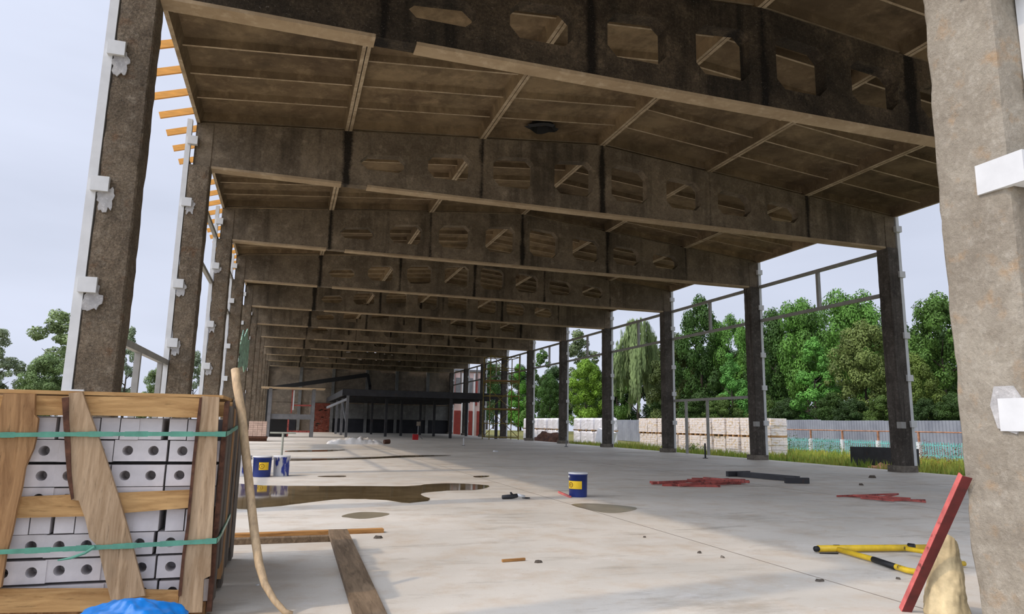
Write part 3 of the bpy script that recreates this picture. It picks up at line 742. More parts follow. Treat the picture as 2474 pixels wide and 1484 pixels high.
rods('steel_bars', 'small flat heap of rusty red bars on the shaded floor near the yellow trestle', [((2022, 1199), (2170, 1194), .02, .05), ((2080, 1203), (2160, 1210), .02, .03), ((2090, 1198), (2237, 1213), .04, .02), ((2120, 1204), (2170, 1194), .02, .07), ((2130, 1208), (2235, 1209), .02, .02), ((2060, 1197), (2200, 1205), .04, .04), ((2040, 1198), (2150, 1204), .015, .015)], .024, M_REDST, 'bars')
t = thing('steel_channel', 'dark brown steel channel with end plates lying behind the red bars', 'channel', (0, 0, 0))
a, b = fpt(1790, 1152), fpt(1925, 1164)
for off in (-.09, .09):
    d = (Vector((b[0], b[1], 0)) - Vector((a[0], a[1], 0))).normalized(); nn = Vector((-d.y, d.x, 0)) * off
    MB().bar(Vector((a[0], a[1], .055)) + nn, Vector((b[0], b[1], .055)) + nn, .05, .1).build('flange', M_DARKST, t)
for (p, q) in (((1757, 1152), (1810, 1151)), ((1897, 1168), (1954, 1169))):
    pa, pb = fpt(*p), fpt(*q); MB().bar((pa[0], pa[1], .06), (pb[0], pb[1], .06), .08, .11).build('end_plate', M_DARKST, t)

# yellow trestle lying on its side
t = thing('yellow_trestle', 'yellow tubular steel trestle with black worn bands lying on the floor edge of the shade', 'trestle', (0, 0, 0))
def yt(name, pts, r, mat): 
    P = [(fpt(x, y, z)[0], fpt(x, y, z)[1], z) for x, y, z in pts]; MB().tube(P, r, 10).build(name, mat, t, True)
yt('tube', [(1976, 1326, .035), (2300, 1323, .035)], .028, M_YEL)
yt('tube', [(2018, 1326, .03), (2110, 1352, .03), (2190, 1378, .03), (2300, 1398, .03)], .022, M_YEL)
yt('tube', [(2190, 1326, .06), (2300, 1345, .05)], .02, M_YEL)
yt('tube', [(2230, 1366, .03), (2330, 1362, .03)], .02, M_YEL)
yt('worn_band', [(2110, 1352, .03), (2163, 1370, .03)], .0235, M_BLACK)
yt('worn_band', [(2194, 1321, .045), (2210, 1323, .045)], .031, M_BLACK)
yt('worn_band', [(2015, 1325, .035), (2028, 1325, .035)], .0295, M_BLACK)
yt('foot', [(1970, 1327, .035), (1978, 1326, .035)], .024, M_BLACK)
yt('wire', [(1980, 1337, .006), (2025, 1338, .006)], .005, M_BLACK)

# red angle bar leaning on the gable column
t = thing('angle_bar', 'red painted steel angle bar leaning against the pale pitted column', 'bar', (0, 0, 0))
p = Vector((3.555, 3.43, 0.0)); q = Vector((3.54, 2.945, 0.82))
d = (q - p).normalized(); L = (q - p).length
vb = ((p + q) / 2 - Vector((0, 0, CAM_H))); vb = (vb - d * vb.dot(d)).normalized(); rx = d.cross(vb).normalized()
if rx.dot(rr) < 0: rx = -rx
fa = (-rx * .62 + vb * .78); fb_ = (rx * .88 + vb * .47)
for nm, f, wd, mt in (('lit_flange', fa, .034, M_REDLIT), ('flange', fb_, .05, M_REDSHADE)):  # sunlight and shade are put into the two flange colours
    nn = d.cross(f).normalized() * .0025
    MB().obox((p + q) / 2 + f * wd / 2, f * wd / 2, nn, d * L / 2).build(nm, mt, t)

# torn sack beside the column
m = MB(); nu, nv = 64, 34
for j in range(nv + 1):
    f = j / nv
    for i in range(nu):
        a = 2 * math.pi * i / nu; dd = Vector((math.cos(a), math.sin(a), f * 1.5))
        q = 1 + 0.12 * fbm(dd, 1.6) + 0.06 * abs(fbm(dd, 4)) + 0.03 * fbm(dd, 9)
        rx = (0.105 - 0.05 * f) * q; ry = (0.12 - .05 * f) * q
        top = 0.40 + 0.07 * math.cos(a + 2.6)
        m.v.append((3.715 + rx * math.cos(a) + 0.03 * f, 3.27 + ry * math.sin(a) , 0.002 + f * top))
for j in range(nv):
    for i in range(nu):
        b = (i + 1) % nu; m.f.append((j * nu + i, j * nu + b, (j + 1) * nu + b, (j + 1) * nu + i))
m.f.append(tuple(range(nu))[::-1])
sk = thing('paper_sack', 'torn open cream paper sack standing behind the red angle bar by the pale column', 'sack', (0, 0, 0))
m.build('bag', M_SACK, sk, True)
m = MB()
for j in range(7):
    f = j / 6 * math.pi / 2
    for i in range(16):
        a = 2 * math.pi * i / 16; d = Vector((math.cos(a) * math.cos(f), math.sin(a) * math.cos(f), math.sin(f))); q = 1 + .3 * fbm(d, 3)
        m.v.append((3.76 + .05 * d.x * q, 3.27 + .045 * d.y * q, 0.33 + .06 * d.z * q))
for j in range(6):
    for i in range(16):
        b = (i + 1) % 16; m.f.append((j * 16 + i, j * 16 + b, j * 16 + 16 + b, j * 16 + 16 + i))
m.build('inner_film', M_SACKBLUE, sk, True)

# small debris
def chip(label, x, y, s, mat, sx=1.0, cat='debris', name='rubble_chip', rz=0.0, zs=0.6):
    r = random.Random(int(x * 7 + y)); m = MB(); px_, py_ = fpt(x, y); dep = py_ * .95 + px_ * .3; s = s * dep / F_PX
    ring = [(math.cos(i * 1.047) * (1 + r.uniform(-.25, .25)) * sx * s, math.sin(i * 1.047) * (1 + r.uniform(-.25, .25)) * s) for i in range(6)]
    for (u, v) in ring: m.v.append((u, v, 0.0))
    for (u, v) in ring: m.v.append((u * .7, v * .7, s * zs * (1 + r.uniform(-.3, .3))))
    for i in range(6): m.f.append((i, (i + 1) % 6, 6 + (i + 1) % 6, 6 + i))
    m.f.append((6, 7, 8, 9, 10, 11)); m.f.append((5, 4, 3, 2, 1, 0))
    o = m.build(name, mat, None, False, (px_, py_, 0.001)); o.rotation_euler = (0, 0, rz); tag(o, label, cat); return o
M_CHIP = plain('dark_chip', (84, 76, 66), 0.9, 0.2, 20)
chip('small dark rubble chip alone on the sunlit floor beyond the drum damp patch', 1690, 1337, 6, M_CHIP)
chip('grey rubble chip on the sunlit floor next to the dark one', 1746, 1348, 6, M_PAD)
chip('dark speck of rubble on the sunlit floor behind two larger chips', 1557, 1299, 4, M_CHIP)
chip('dark clod on the shaded floor by the forest column base', 2107, 1155, 9, M_CHIP)
chip('thin dark flake on the shaded floor between clod and red bars', 2080, 1173, 6, M_CHIP)
chip('flat brown flake between the planks and the splinter', 1300, 1360, 8, M_CHIP, 1.2)
chip('small brown chip near the sack on the shaded floor', 2265, 1435, 7, M_CHIP)
chip('tiny dark chip in front of the yellow trestle', 2170, 1400, 6, M_CHIP)
chip('dark chip where the floor joint meets the foreground shade', 1980, 1405, 7, M_CHIP, 2.0)
chip('small dark wood scrap on the floor next to the orange-brown plank', 912, 1301, 8, M_CHIP, 1.6)
chip('pale pebble on the shaded floor behind the bent pole', 622, 1415, 4, M_WHITE)
chip('pale scrap on the far shaded floor', 1197, 1092, 5, M_WHITE, 1.6)
a = fpt(1213, 1359); b = fpt(1268, 1355)
o = MB().bar((a[0], a[1], .012), (b[0], b[1], .012), .02, .018).build('wood_splinter', M_WOODO); tag(o, 'short brown wood splinter on the open sunlit floor', 'splinter')
a = fpt(1350, 1192); b = fpt(1378, 1203)
o = MB().bar((a[0], a[1], .02), (b[0], b[1], .012), .03, .025).build('red_stick', M_REDLIT); tag(o, 'short reddish stick lying at the foot of the blue drum', 'stick')
t = thing('hand_grinder', 'small dark hand grinder with a pale body left beyond the sunlit floor joint', 'tool', (fpt(1240, 1206)[0], fpt(1240, 1206)[1], 0), None, 0.1)
MB().tube([(-.17, 0, .03), (-.02, 0, .035), (.06, 0, .045)], [.028, .032, .03], 8).build('body', M_DARKST, t, True)
MB().tube([(.06, 0, .05), (.17, -.02, .03)], [.026, .02], 8).build('handle', M_WHPL, t, True)
MB().tube([(-.02, 0, .06), (-.04, .01, .095)], [.02, .014], 6).build('side_grip', M_BLACK, t)
MB().lathe((.19, -.02, .012), [(.001, 0), (.06, 0), (.06, .006), (.001, .006)], 14).build('disc', M_DARKST, t)

# ------------------------------------------------------------------ end wall of the hall
M_PANEL = concrete('wall_panel', (140, 128, 112), (104, 94, 82), (164, 150, 130), pits=0.2, big=0.6, speck=0.05, bump=0.2)
M_RENDER = concrete('grey_render', (126, 126, 122), (96, 96, 94), (148, 148, 142), pits=0.2, big=0.5, speck=0.05, bump=0.2)
M_DADO = plain('dark_dado', (34, 34, 38), 0.8, 0.25, 1.2)
M_REDBR = plain('old_red_brick', (126, 66, 50), 0.9, 0.2, 4, rust=(150, 130, 116), rust_lo=0.6)
wall = struct(MB().box(-2.3, 69.25, -0.3, 15.95, 69.5, 7.8).build('wall_back', M_PANEL))
wx = [-2.2, 1.1, 4.1, 7.3, 10.2, 13.3, 15.9]
for i in range(6):
    for (za, zb, mt) in ((2.75, 4.15, M_PANEL), (4.17, 5.85, M_PANEL), (1.32, 2.72, M_RENDER if i > 1 else M_PANEL)):
        if i == 1 and za < 2: continue
        MB().box(wx[i] + .12, 69.12 + RND.uniform(0, .03), za, wx[i + 1] - .12, 69.26, zb).build('wall_panel', mt, wall)
    if i > 1: MB().box(wx[i] + .12, 69.1, 0, wx[i + 1] - .12, 69.26, 1.3).build('dado_panel', M_DADO, wall)
    MB().box(wx[i] - .14, 68.95, 0, wx[i] + .14, 69.26, 7.2).build('pilaster', M_RENDER, wall)
bk = MB().box(-.118, 0, -.037, .118, .11, .037).mesh('brick', M_REDBR)
pier = MB()
for r in range(34):
    for c in range(7):
        x = 2.3 + c * .25 + (.12 if r % 2 else 0)
        if RND.random() < 0.93: pier.box(x, 69.0 + RND.uniform(0, .03), r * .08, x + .238, 69.2, r * .08 + .072)
tag(pier.build('brick_pier', M_REDBR, wall), kind='stuff')
MB().box(-1.9, 69.0, 0, 0.9, 69.2, 1.1).build('opening_shade', M_DADO, wall)  # solid dark slab painting in the shade of an opening

# mezzanine under construction in front of the end wall
mz = thing('steel_mezzanine', 'dark steel mezzanine deck on thin posts in front of the end wall', 'mezzanine', (0, 0, 0))
MB().box(3.6, 49.0, 3.02, 14.85, 68.9, 3.12).build('deck', M_DARKST, mz)
MB().box(3.6, 48.9, 2.80, 14.85, 49.02, 3.24).build('fascia_beam', M_DARKST, mz)
MB().box(3.55, 48.9, 2.80, 3.68, 68.9, 3.2).build('edge_beam', M_DARKST, mz)
for y in (52, 55, 58, 61, 64, 67): MB().box(3.6, y - .06, 2.78, 14.85, y + .06, 3.02).build('joist', M_DARKST, mz)
for x, y in ((3.95, 49.1), (4.05, 55), (4.05, 61), (7.0, 52), (7.0, 61), (8.6, 55), (11.2, 49.1), (11.2, 55), (11.2, 61), (14.6, 49.1), (14.6, 58)):
    MB().box(x - .09, y - .09, 0, x + .09, y + .09, 2.8).build('post', M_GREYST if x < 5 else M_DARKST, mz)
MB().bar((4.0, 49.2, 2.6), (2.9, 54.5, 2.05), .12, .16).build('brace', M_GREYST, mz)
MB().bar((4.0, 49.2, .6), (4.0, 54.8, 2.6), .08, .1).build('brace', M_GREYST, mz)
o = thing('sloping_channel', 'long black sloping steel channel rising above the mezzanine with a dropped end', 'channel', (0, 0, 0))
MB().bar((-1.5, 60, 3.55), (6.35, 60, 4.98), .25, .34).build('channel', M_BLACK, o)
MB().bar((6.35, 60, 5.05), (6.6, 60, 4.0), .2, .22).build('drop_leg', M_BLACK, o)
MB().box(-1.6, 59.9, 0, -1.4, 60.1, 3.5).build('prop', M_BLACK, o); MB().box(6.5, 59.9, 3.1, 6.7, 60.1, 4.1).build('prop', M_BLACK, o)

pf = thing('timber_platform', 'small two-level platform with grey steel frame and pale plank deck at the far end', 'platform', (0, 0, 0))
MB().box(-1.62, 46.6, 3.06, 2.30, 48.4, 3.13).build('plank_deck', M_POLE, pf)
MB().box(-1.1, 46.9, 1.12, 1.75, 47.05, 1.44).build('cross_beam', M_GREYST, pf)
for x, y in ((-1.05, 46.9), (1.62, 46.9), (-1.05, 48.3), (1.62, 48.3)): MB().box(x - .1, y - .1, 0, x + .1, y + .1, 3.06).build('post', M_GREYST, pf)
MB().box(1.38, 46.95, 1.5, 1.46, 47.03, 2.9).build('pale_stud', M_PANEL, pf)
for b in ((0.25, 46.9, 1.5, 0.33, 46.98, 3.0), (0.10, 46.9, 0.05, 0.2, 46.98, 1.1), (0.3, 46.9, 1.96, 1.5, 46.98, 2.06)): MB().box(*b).build('red_frame_bar', M_REDST, pf)
MB().box(0.34, 46.88, 1.7, 0.42, 46.96, 2.95).build('pale_stud', M_WHITE, pf)
MB().box(-0.95, 47.3, 0, 0.15, 48.2, 1.1).build('opening_shade_block', M_BLACK, pf)  # black block in place of the shaded opening below the cross beam
MB().box(0.2, 47.0, .3, 1.5, 47.08, .42).build('red_frame_bar', M_REDST, pf)

# yellow-brown scaffold tower between two forest-side columns
sc = thing('scaffold_tower', 'tall yellow-brown scaffold tower standing by the forest-side columns near the end wall', 'scaffold', (0, 0, 0))
M_SCAF = plain('ochre_scaffold', (132, 116, 52), 0.6, 0.2, 5, rust=(92, 62, 34), rust_lo=0.55)
sx0, sx1, sy0, sy1 = 13.25, 15.35, 46.2, 47.9
for x in (sx0, sx1):
    for y in (sy0, sy1): MB().tube([(x, y, 0), (x, y, 5.75)], .035, 6).build('upright', M_SCAF, sc)
for z in (0.15, 1.1, 2.05, 3.0, 3.95, 4.9, 5.7):
    for p, q in (((sx0, sy0), (sx1, sy0)), ((sx0, sy1), (sx1, sy1)), ((sx0, sy0), (sx0, sy1)), ((sx1, sy0), (sx1, sy1))):
        MB().tube([(p[0], p[1], z), (q[0], q[1], z)], .028, 6).build('ledger', M_SCAF, sc)
for i, z in enumerate((0.15, 2.05, 3.95)):
    a, b = (sx0, sx1) if i % 2 else (sx1, sx0)
    MB().tube([(a, sy0, z), (b, sy0, z + 1.9)], .024, 6).build('brace', M_SCAF, sc)
    MB().tube([(b, sy1, z), (a, sy1, z + 1.9)], .024, 6).build('brace', M_SCAF, sc)
for z in (2.05, 4.0): MB().box(sx0, sy0, z + .03, sx1, sy1, z + .08).build('deck_board', M_WOODB, sc)

# things standing about on the far floor
t = thing('pallet_of_bricks', 'small pallet of pinkish bricks at the foot of a brown column far down the hall', 'pallet', (-1.30, 37.4, 0))
M_PINKBR = plain('pinkish_brick', (196, 168, 150), 0.9, 0.12, 6)
bm_ = MB()
for r in range(7):
    for c in range(4):
        for d in range(4): bm_.box(-.42 + c * .21 + RND.uniform(-.005, .005), -.4 + d * .2, .25 + r * .105, -.42 + c * .21 + .2, -.4 + d * .2 + .19, .25 + r * .105 + .098)
tag(bm_.build('brick_stack', M_PINKBR, t), kind='stuff')
for y in (-.35, 0, .3): MB().box(-.45, y, 0.0, .45, y + .12, .14).build('runner', M_BARK, t)
MB().box(-.48, -.42, .14, .48, .44, .24).build('pallet_deck', M_BARK, t)
def rcan(x, y):
    t = thing('fuel_can', 'small red canister alone on the floor before the end wall', 'canister', (x, y, 0))
    MB().box(-.17, -.1, 0, .17, .1, .34).build('body', plain('red_can', (170, 18, 20), 0.4, 0.1, 5), t)
    MB().tube([(-.1, 0, .34), (-.1, 0, .39), (.06, 0, .39), (.06, 0, .34)], .018, 6).build('handle', M_BLACK, t)
rcan(7.72, 43.5)
t = thing('work_lamp', 'pale boxy work lamp on a thin stand behind the red canister', 'lamp', (8.15, 45.0, 0))
MB().box(-.1, -.1, .85, .12, .08, 1.12).build('lamp_head', M_PANEL, t)
MB().tube([(0, 0, 0.3), (0, 0, .86)], .03, 6).build('stand', M_GREYST, t)
for a in (0, 2.1, 4.2): MB().tube([(0, 0, .32), (.3 * math.cos(a), .3 * math.sin(a), 0.01)], .02, 5).build('leg', M_GREYST, t)
o = MB(); n = 14; mcols = 40
for i in range(mcols + 1):
    for j in range(9):
        u, v = i / mcols, j / 8; e = math.sin(math.pi * u) ** .4 * math.sin(math.pi * v) ** .5
        o.v.append((1.9 + 2.6 * u, 33.6 + 1.2 * v + .7 * u * 0, .002 + e * (.26 + .16 * fbm((u * 5, v * 2, 3), 2.5) + .05 * fbm((u * 9, v * 4, 1), 4))))
for i in range(mcols):
    for j in range(8): o.f.append((i * 9 + j, (i + 1) * 9 + j, (i + 1) * 9 + j + 1, i * 9 + j + 1))
ff = o.build('film_heap', plain('pale_film', (226, 222, 214), 0.5, 0.12, 3), smooth=True); tag(ff, 'long heap of crumpled pale plastic film on the sunlit floor far off', 'film')
tag(MB().tube([(4.62, 34.6, .1), (4.9, 34.7, .12)], .11, 8).build('film_roll', M_BARK), 'dark short roll at the end of the pale film heap', 'roll')
def stub(label, x, y, h, r, mat, tee=False):
    t = thing('pipe_stub', label, 'pipe', (x, y, 0))
    MB().tube([(0, 0, 0), (0, 0, h)], r, 8).build('pipe', mat, t)
    MB().lathe((0, 0, 0), [(.001, 0), (r * 3, 0), (r * 3, .02), (.001, .02)], 12).build('flange', M_DARKST, t)
    if tee: MB().tube([(-.36, 0, h), (.36, 0, h)], r * .8, 8).build('cross_bar', mat, t)
stub('pale T-shaped pipe standing in the floor beyond the paint buckets', -0.05, 21.4, 0.69, .032, plain('pale_pipe', (166, 168, 154), .5, .1), True)
stub('black steel rod standing upright in the floor edge before the brick pallets', 14.08, 21.55, 0.52, .03, M_BLACK)
stub('thin grey pipe stub standing by a forest-side column, seventh bay', 13.37, 32.65, 0.5, .03, M_GREYST)
stub('thin pale pipe stub standing in the middle of the shaded far floor', 8.25, 33.2, 0.36, .025, M_WHITE)

# ------------------------------------------------------------------ fences beyond the forest side
def mat_sheet():
    k = Nodes('galvanised_sheet'); v = k.world()
    col = k.mix(k.ramp(k.noise(v, 0.8, 5), 0.35, 0.65), lin((126, 129, 136)), lin((150, 153, 158)))
    return k.done(col, 0.5, None, 0, 0, 0.25)
M_SHEET = mat_sheet()
sh = MB(); prof = []; y = 0.0
while y < 1.19:
    prof += [(y, 0), (y + .10, 0), (y + .125, .045), (y + .175, .045)]; y += .2
prof.append((1.2, 0))
for (u, d) in prof: sh.v.append((d, u, 0)); sh.v.append((d, u, 2.02))
for i in range(len(prof) - 1): sh.f.append((2 * i, 2 * i + 2, 2 * i + 3, 2 * i + 1))
for (u, d) in prof: sh.v.append((d + .008, u, 0)); sh.v.append((d + .008, u, 2.02))
b_ = 2 * len(prof)
for i in range(len(prof) - 1): sh.f.append((b_ + 2 * i + 1, b_ + 2 * i + 3, b_ + 2 * i + 2, b_ + 2 * i))
for i in range(len(prof) - 1): sh.f.append((2 * i + 1, 2 * i + 3, b_ + 2 * i + 3, b_ + 2 * i + 1))
SHM = sh.mesh('fence_sheet', M_SHEET)
fence = thing('sheet_fence', 'tall grey corrugated sheet fence in front of the forest', 'fence', (0, 0, 0))
for i in range(42):
    put(SHM, 'fence_sheet', fence, (31.6, 14 + i * 1.2, -0.38 + (0.05 if i > 17 else 0) + RND.uniform(-.012, .012)))
for i in range(17): MB().box(31.68, 14 + i * 3.0, -0.5, 31.76, 14.08 + i * 3.0, 1.5).build('post', M_DARKST, fence)
M_TEAL = plain('teal_paint', (116, 182, 174), 0.55, 0.12, 4)
M_RUST = plain('rusty_pipe', (158, 112, 84), 0.8, 0.25, 6)
pk = thing('picket_fence', 'low teal picket fence with white posts and a rusty pipe rail behind the grass', 'fence', (0, 0, 0))
for i in range(13):
    y = 17.0 + i * 2.5
    MB().box(29.72, y - .09, -0.4, 29.9, y + .09, 0.56).build('white_post', M_WHITE, pk)
    MB().box(29.78, y - .04, 0.5, 29.86, y + .04, 1.06).build('rusty_upright', M_RUST, pk)
    if i < 12:
        m = MB(); yy = y + .16
        while yy < y + 2.4:
            m.box(29.8, yy, -0.36, 29.825, yy + .042, 0.56 + RND.uniform(-.02, .03)); yy += .14
        m.box(29.83, y, 0.40, 29.86, y + 2.5, 0.46); m.box(29.83, y, -.1, 29.86, y + 2.5, -.04)
        tag(m.build('picket_panel', M_TEAL, pk), kind='stuff')
        MB().tube([(29.82, y, 1.05), (29.82, y + 2.5, 1.05)], .035, 6).build('rusty_rail', M_RUST, pk)
t = thing('metal_trough', 'open dark rusty metal trough standing in the weeds behind a forest-side column', 'trough', (20.0, 19.5, -0.36))
for b in ((-.5, -.9, .05, -.46, 1.1, .84), (.46, -.9, .05, .5, 1.1, .84), (-.46, -.9, .05, .46, -.86, .84), (-.46, 1.06, .05, .46, 1.1, .84), (-.5, -.9, 0.0, .5, 1.1, .05)): MB().box(*b).build('side_plate', M_DARKST, t)
m = MB(); 
for i in range(13):
    for j in range(13):
        u, v = i / 12, j / 12; m.v.append((18.3 + 2.0 * u, 17.6 + 2.6 * v, -.37 + .28 * math.sin(math.pi * u) * math.sin(math.pi * v) * (1 + fbm((u * 3, v * 3, 0), 1.5))))
for i in range(12):
    for j in range(12): m.f.append((i * 13 + j, i * 13 + 13 + j, i * 13 + 14 + j, i * 13 + j + 1))
M_EARTH = plain('red_brown_earth', (164, 118, 80), 0.95, 0.3, 4, bump=0.8)
tag(m.build('earth_heap', M_EARTH, smooth=True), 'heap of red-brown earth beside the dark metal trough', 'heap')
m = MB()
for i in range(17):
    for j in range(17):
        u, v = i / 16, j / 16; m.v.append((16.4 + 2.6 * u, 43.0 + 7 * v, -.37 + .75 * math.sin(math.pi * u) * math.sin(math.pi * v) * (1 + fbm((u * 3, v * 3, 4), 1.5))))
for i in range(16):
    for j in range(16): m.f.append((i * 17 + j, i * 17 + 17 + j, i * 17 + 18 + j, i * 17 + j + 1))
tag(m.build('earth_heap', plain('dark_brown_soil', (92, 60, 42), 0.95, 0.3, 4, bump=0.8), smooth=True), 'dark brown soil heap outside behind the scaffold tower', 'heap')

# ------------------------------------------------------------------ pallets of white brick outside
def mat_wbrick():
    k = Nodes('stacked_white_brick'); v = k.world((1, 2.3, 5))
    f = k.noise(v, 2.6, 2, 0.5); col = k.mix(k.ramp(f, 0.52, 0.64), lin((240, 230, 222)), lin((222, 198, 158)))
    col = k.mix(k.ramp(k.noise(v, 5, 3), 0.35, 0.45, 0.5, 0), col, lin((196, 186, 186)))
    return k.done(col, 0.85)
M_WBR = mat_wbrick()
M_FILM = plain('white_pallet_film', (232, 230, 232), 0.3, 0.05, 3, bump=0.3)
M_PALW = plain('pallet_wood', (172, 134, 88), 0.85, 0.15, 5)
def stack_mesh(seed):
    r = random.Random(seed); m = MB()
    for k in range(7):
        z = .10 + k * .127; off = r.uniform(-.02, .02); nx = 4
        for c in range(nx):
            for d in range(4):
                if 0 < c < nx - 1 and 0 < d < 3: continue
                j = r.uniform(-.012, .012)
                m.box(-.5 + c * .25 + j, -.55 + d * .275 + off, z, -.5 + c * .25 + .243 + j, -.55 + d * .275 + .268 + off, z + .121)
    m.box(-.3, -.4, .1, .3, .4, .97)
    return m.mesh('brick_stack', M_WBR)
SM = [stack_mesh(i) for i in range(4)]
RUN = [MB().box(-.5, y, 0, .5, y + .1, .1).mesh('runner', M_PALW) for y in (-.54, -.05, .44)]
def pallet(x, y, z, label, group, kind=0, wrap=False, rz=0.0):
    t = thing('brick_pallet', label, 'pallet', (x, y, z), group, rz)
    for rmesh in RUN: put(rmesh, 'runner', t)
    if not wrap: tag(put(SM[kind], 'brick_stack', t), kind='stuff')
    else:
        m = MB(); n = 7; r = random.Random(kind)
        for k in range(n + 1):
            zz = .08 + .92 * k / n
            for i in range(20):
                a = 2 * math.pi * i / 20; sq = 1 / max(abs(math.cos(a)), abs(math.sin(a))) ** 0.9
                q = .52 * sq * (1 + r.uniform(-.02, .02)) * (0.9 if k == n else 1)
                m.v.append((q * math.cos(a), q * math.sin(a) * 1.08, zz + r.uniform(-.01, .01)))
        for k in range(n):
            for i in range(20): m.f.append((k * 20 + i, k * 20 + (i + 1) % 20, k * 20 + 20 + (i + 1) % 20, k * 20 + 20 + i))
        m.f.append(tuple(n * 20 + i for i in range(20)))
        m.build('film_wrap', M_FILM, t)
for i in range(10):
    y = 30.8 + i * 1.22
    for lv in (0, 1):
        lab = '%s open pallet of white bricks, %s stack counted from the picket fence end' % (('lower', 'upper')[lv], ORD[i])
        pallet(23.1 + RND.uniform(-.06, .06), y + RND.uniform(-.03, .03), -.36 + lv * 0.99, lab, 'open white brick pallets', (i * 2 + lv) % 4, rz=RND.uniform(-.03, .03))
for i in range(4):
    pallet(24.5, 31.2 + i * 1.25, 0.63, 'upper open white brick pallet in the rear row, %s from the picket fence end' % ORD[i], 'rear row brick pallets', i)
    pallet(24.5, 31.2 + i * 1.25, -0.36, 'lower open white brick pallet in the rear row, %s from the picket fence end' % ORD[i], 'rear row brick pallets', i)
pos = [(23.2, 48.2), (23.3, 49.5), (23.2, 50.8), (23.3, 52.1), (23.2, 53.4), (22.9, 57.6), (23.0, 58.9), (22.8, 60.2), (23.0, 61.5), (22.9, 62.8), (23.0, 64.1), (22.9, 65.4)]
for i, (x, y) in enumerate(pos):
    for lv in (0, 1):
        pallet(x, y, -.36 + lv * 1.02, '%s film-wrapped white pallet, %s of the wrapped stacks beyond the open bricks' % (('lower', 'upper')[lv], ORD[i]), 'film-wrapped pallets', i * 2 + lv, True)
o = thing('brick_pallet', 'tilted film-wrapped white pallet slumped against the wrapped stacks', 'pallet', (22.2, 47.0, -.30)); 
MB().box(-.5, -.5, .1, .5, .5, 1.1).build('film_wrap', M_FILM, o); put(RUN[1], 'runner', o); o.rotation_euler = (0.3, 0.05, .3)

# far pale building past the end of the hall
fb = thing('far_building', 'pale pink far building with red-brown door frames seen past the end wall', 'building', (0, 0, 0))
M_PINK = plain('pink_render', (206, 178, 168), 0.9, 0.06, 1)
MB().box(16.6, 73, -.36, 20.4, 90, 6.6).build('wall', M_PINK, fb)
MB().box(16.4, 72.8, 6.6, 20.6, 90.2, 6.8).build('roof', M_GREYST, fb)
M_DOORR = plain('red_brown_door', (128, 46, 38), 0.6, 0.12, 2)
for x in (17.0, 18.3, 19.5):
    MB().box(x, 72.9, -.3, x + .7, 73.04, 2.4).build('door', M_DOORR, fb)
    MB().box(x + .75, 72.88, -.3, x + .9, 73.04, 6.4).build('white_pilaster', M_WHITE, fb)
    MB().box(x - .18, 72.88, 3.0, x - .02, 73.04, 6.4).build('red_pilaster', M_DOORR, fb)
    MB().box(x + .1, 72.9, 3.6, x + .65, 73.04, 5.9).build('window', M_GREYST, fb)

# ------------------------------------------------------------------ grass and weeds
def mat_grass():
    k = Nodes('weeds'); v = k.world()
    col = k.mix(k.ramp(k.noise(v, 0.7, 4), 0.4, 0.6), lin((110, 136, 48)), lin((158, 162, 66)))
    col = k.mix(k.ramp(k.noise(v, 1.6, 4), 0.56, 0.7, 0, 0.8), col, lin((178, 138, 66)))
    k.done(col, 0.8); return k.m
gr = MB(); r = random.Random(11)
for i in range(26000):
    u = r.random()
    y = 11 + 36 * r.random() ** 1.3; x = 16.2 + 13.4 * r.random()
    if y > 30 and 22.4 < x < 25.2: continue
    nn = noise.noise(Vector((x * .35, y * .35, 2)))
    hmax = (.16 if x < 18.2 else .28) * (1 + 1.1 * nn) + .08
    if x > 27.5: hmax *= .75
    h = hmax * r.uniform(.5, 1.2); a = r.random() * 6.28; wd = r.uniform(.02, .05); lx, ly = r.uniform(-.35, .35) * h, r.uniform(-.35, .35) * h
    dx, dy = math.cos(a) * wd, math.sin(a) * wd
    gr.v += [(x - dx, y - dy, -.37), (x + dx, y + dy, -.37), (x + lx, y + ly, -.37 + h)]; n = len(gr.v); gr.f.append((n - 3, n - 2, n - 1))
def rawbuild(m, name, mat, parent=None):
    me = bpy.data.meshes.new(name); me.from_pydata(m.v, [], m.f); me.update(); me.materials.append(mat); return put(me, name, parent)
tag(rawbuild(gr, 'grass', mat_grass()), 'unmown yellow-green grass between the floor edge and the fences', 'grass', kind='stuff')
def weed(label, x, y, h, rgb, seed, sp=.5, n=260):
    r = random.Random(seed); m = MB()
    for s in range(26):
        bx, by = x + r.gauss(0, sp * .5), y + r.gauss(0, sp * .7); hh = h * r.uniform(.6, 1.05); tx, ty = bx + r.uniform(-.15, .15), by + r.uniform(-.15, .15)
        m.v += [(bx - .012, by, -.37), (bx + .012, by + .012, -.37), (tx, ty, -.37 + hh)]; q = len(m.v); m.f.append((q - 3, q - 2, q - 1))
        for l in range(n // 26):
            t = r.uniform(.15, 1); px_, py_, pz_ = bx + (tx - bx) * t, by + (ty - by) * t, -.37 + hh * t; a = r.random() * 6.28; L = r.uniform(.06, .14)
            m.v += [(px_, py_, pz_), (px_ + math.cos(a) * L + .03, py_ + math.sin(a) * L, pz_ + .03), (px_ + math.cos(a) * L * 1.6, py_ + math.sin(a) * L * 1.6, pz_ - .02), (px_ + math.cos(a) * L - .03, py_ + math.sin(a) * L - .02, pz_ + .04)]
            q = len(m.v); m.f.append((q - 4, q - 3, q - 2, q - 1))
    o = rawbuild(m, 'weed_clump', plain('weed_leaf_' + str(seed), rgb, 0.8, 0.25, 3)); tag(o, label, 'weeds')
weed('tall reddish dry weed clump before the teal pickets near the pale column', 24.5, 21.8, 1.05, (176, 122, 66), 1, 1.0)
weed('tall green weed clump at the end of the teal pickets by the pale column', 25.5, 20.3, 1.0, (96, 112, 50), 2, 1.0)
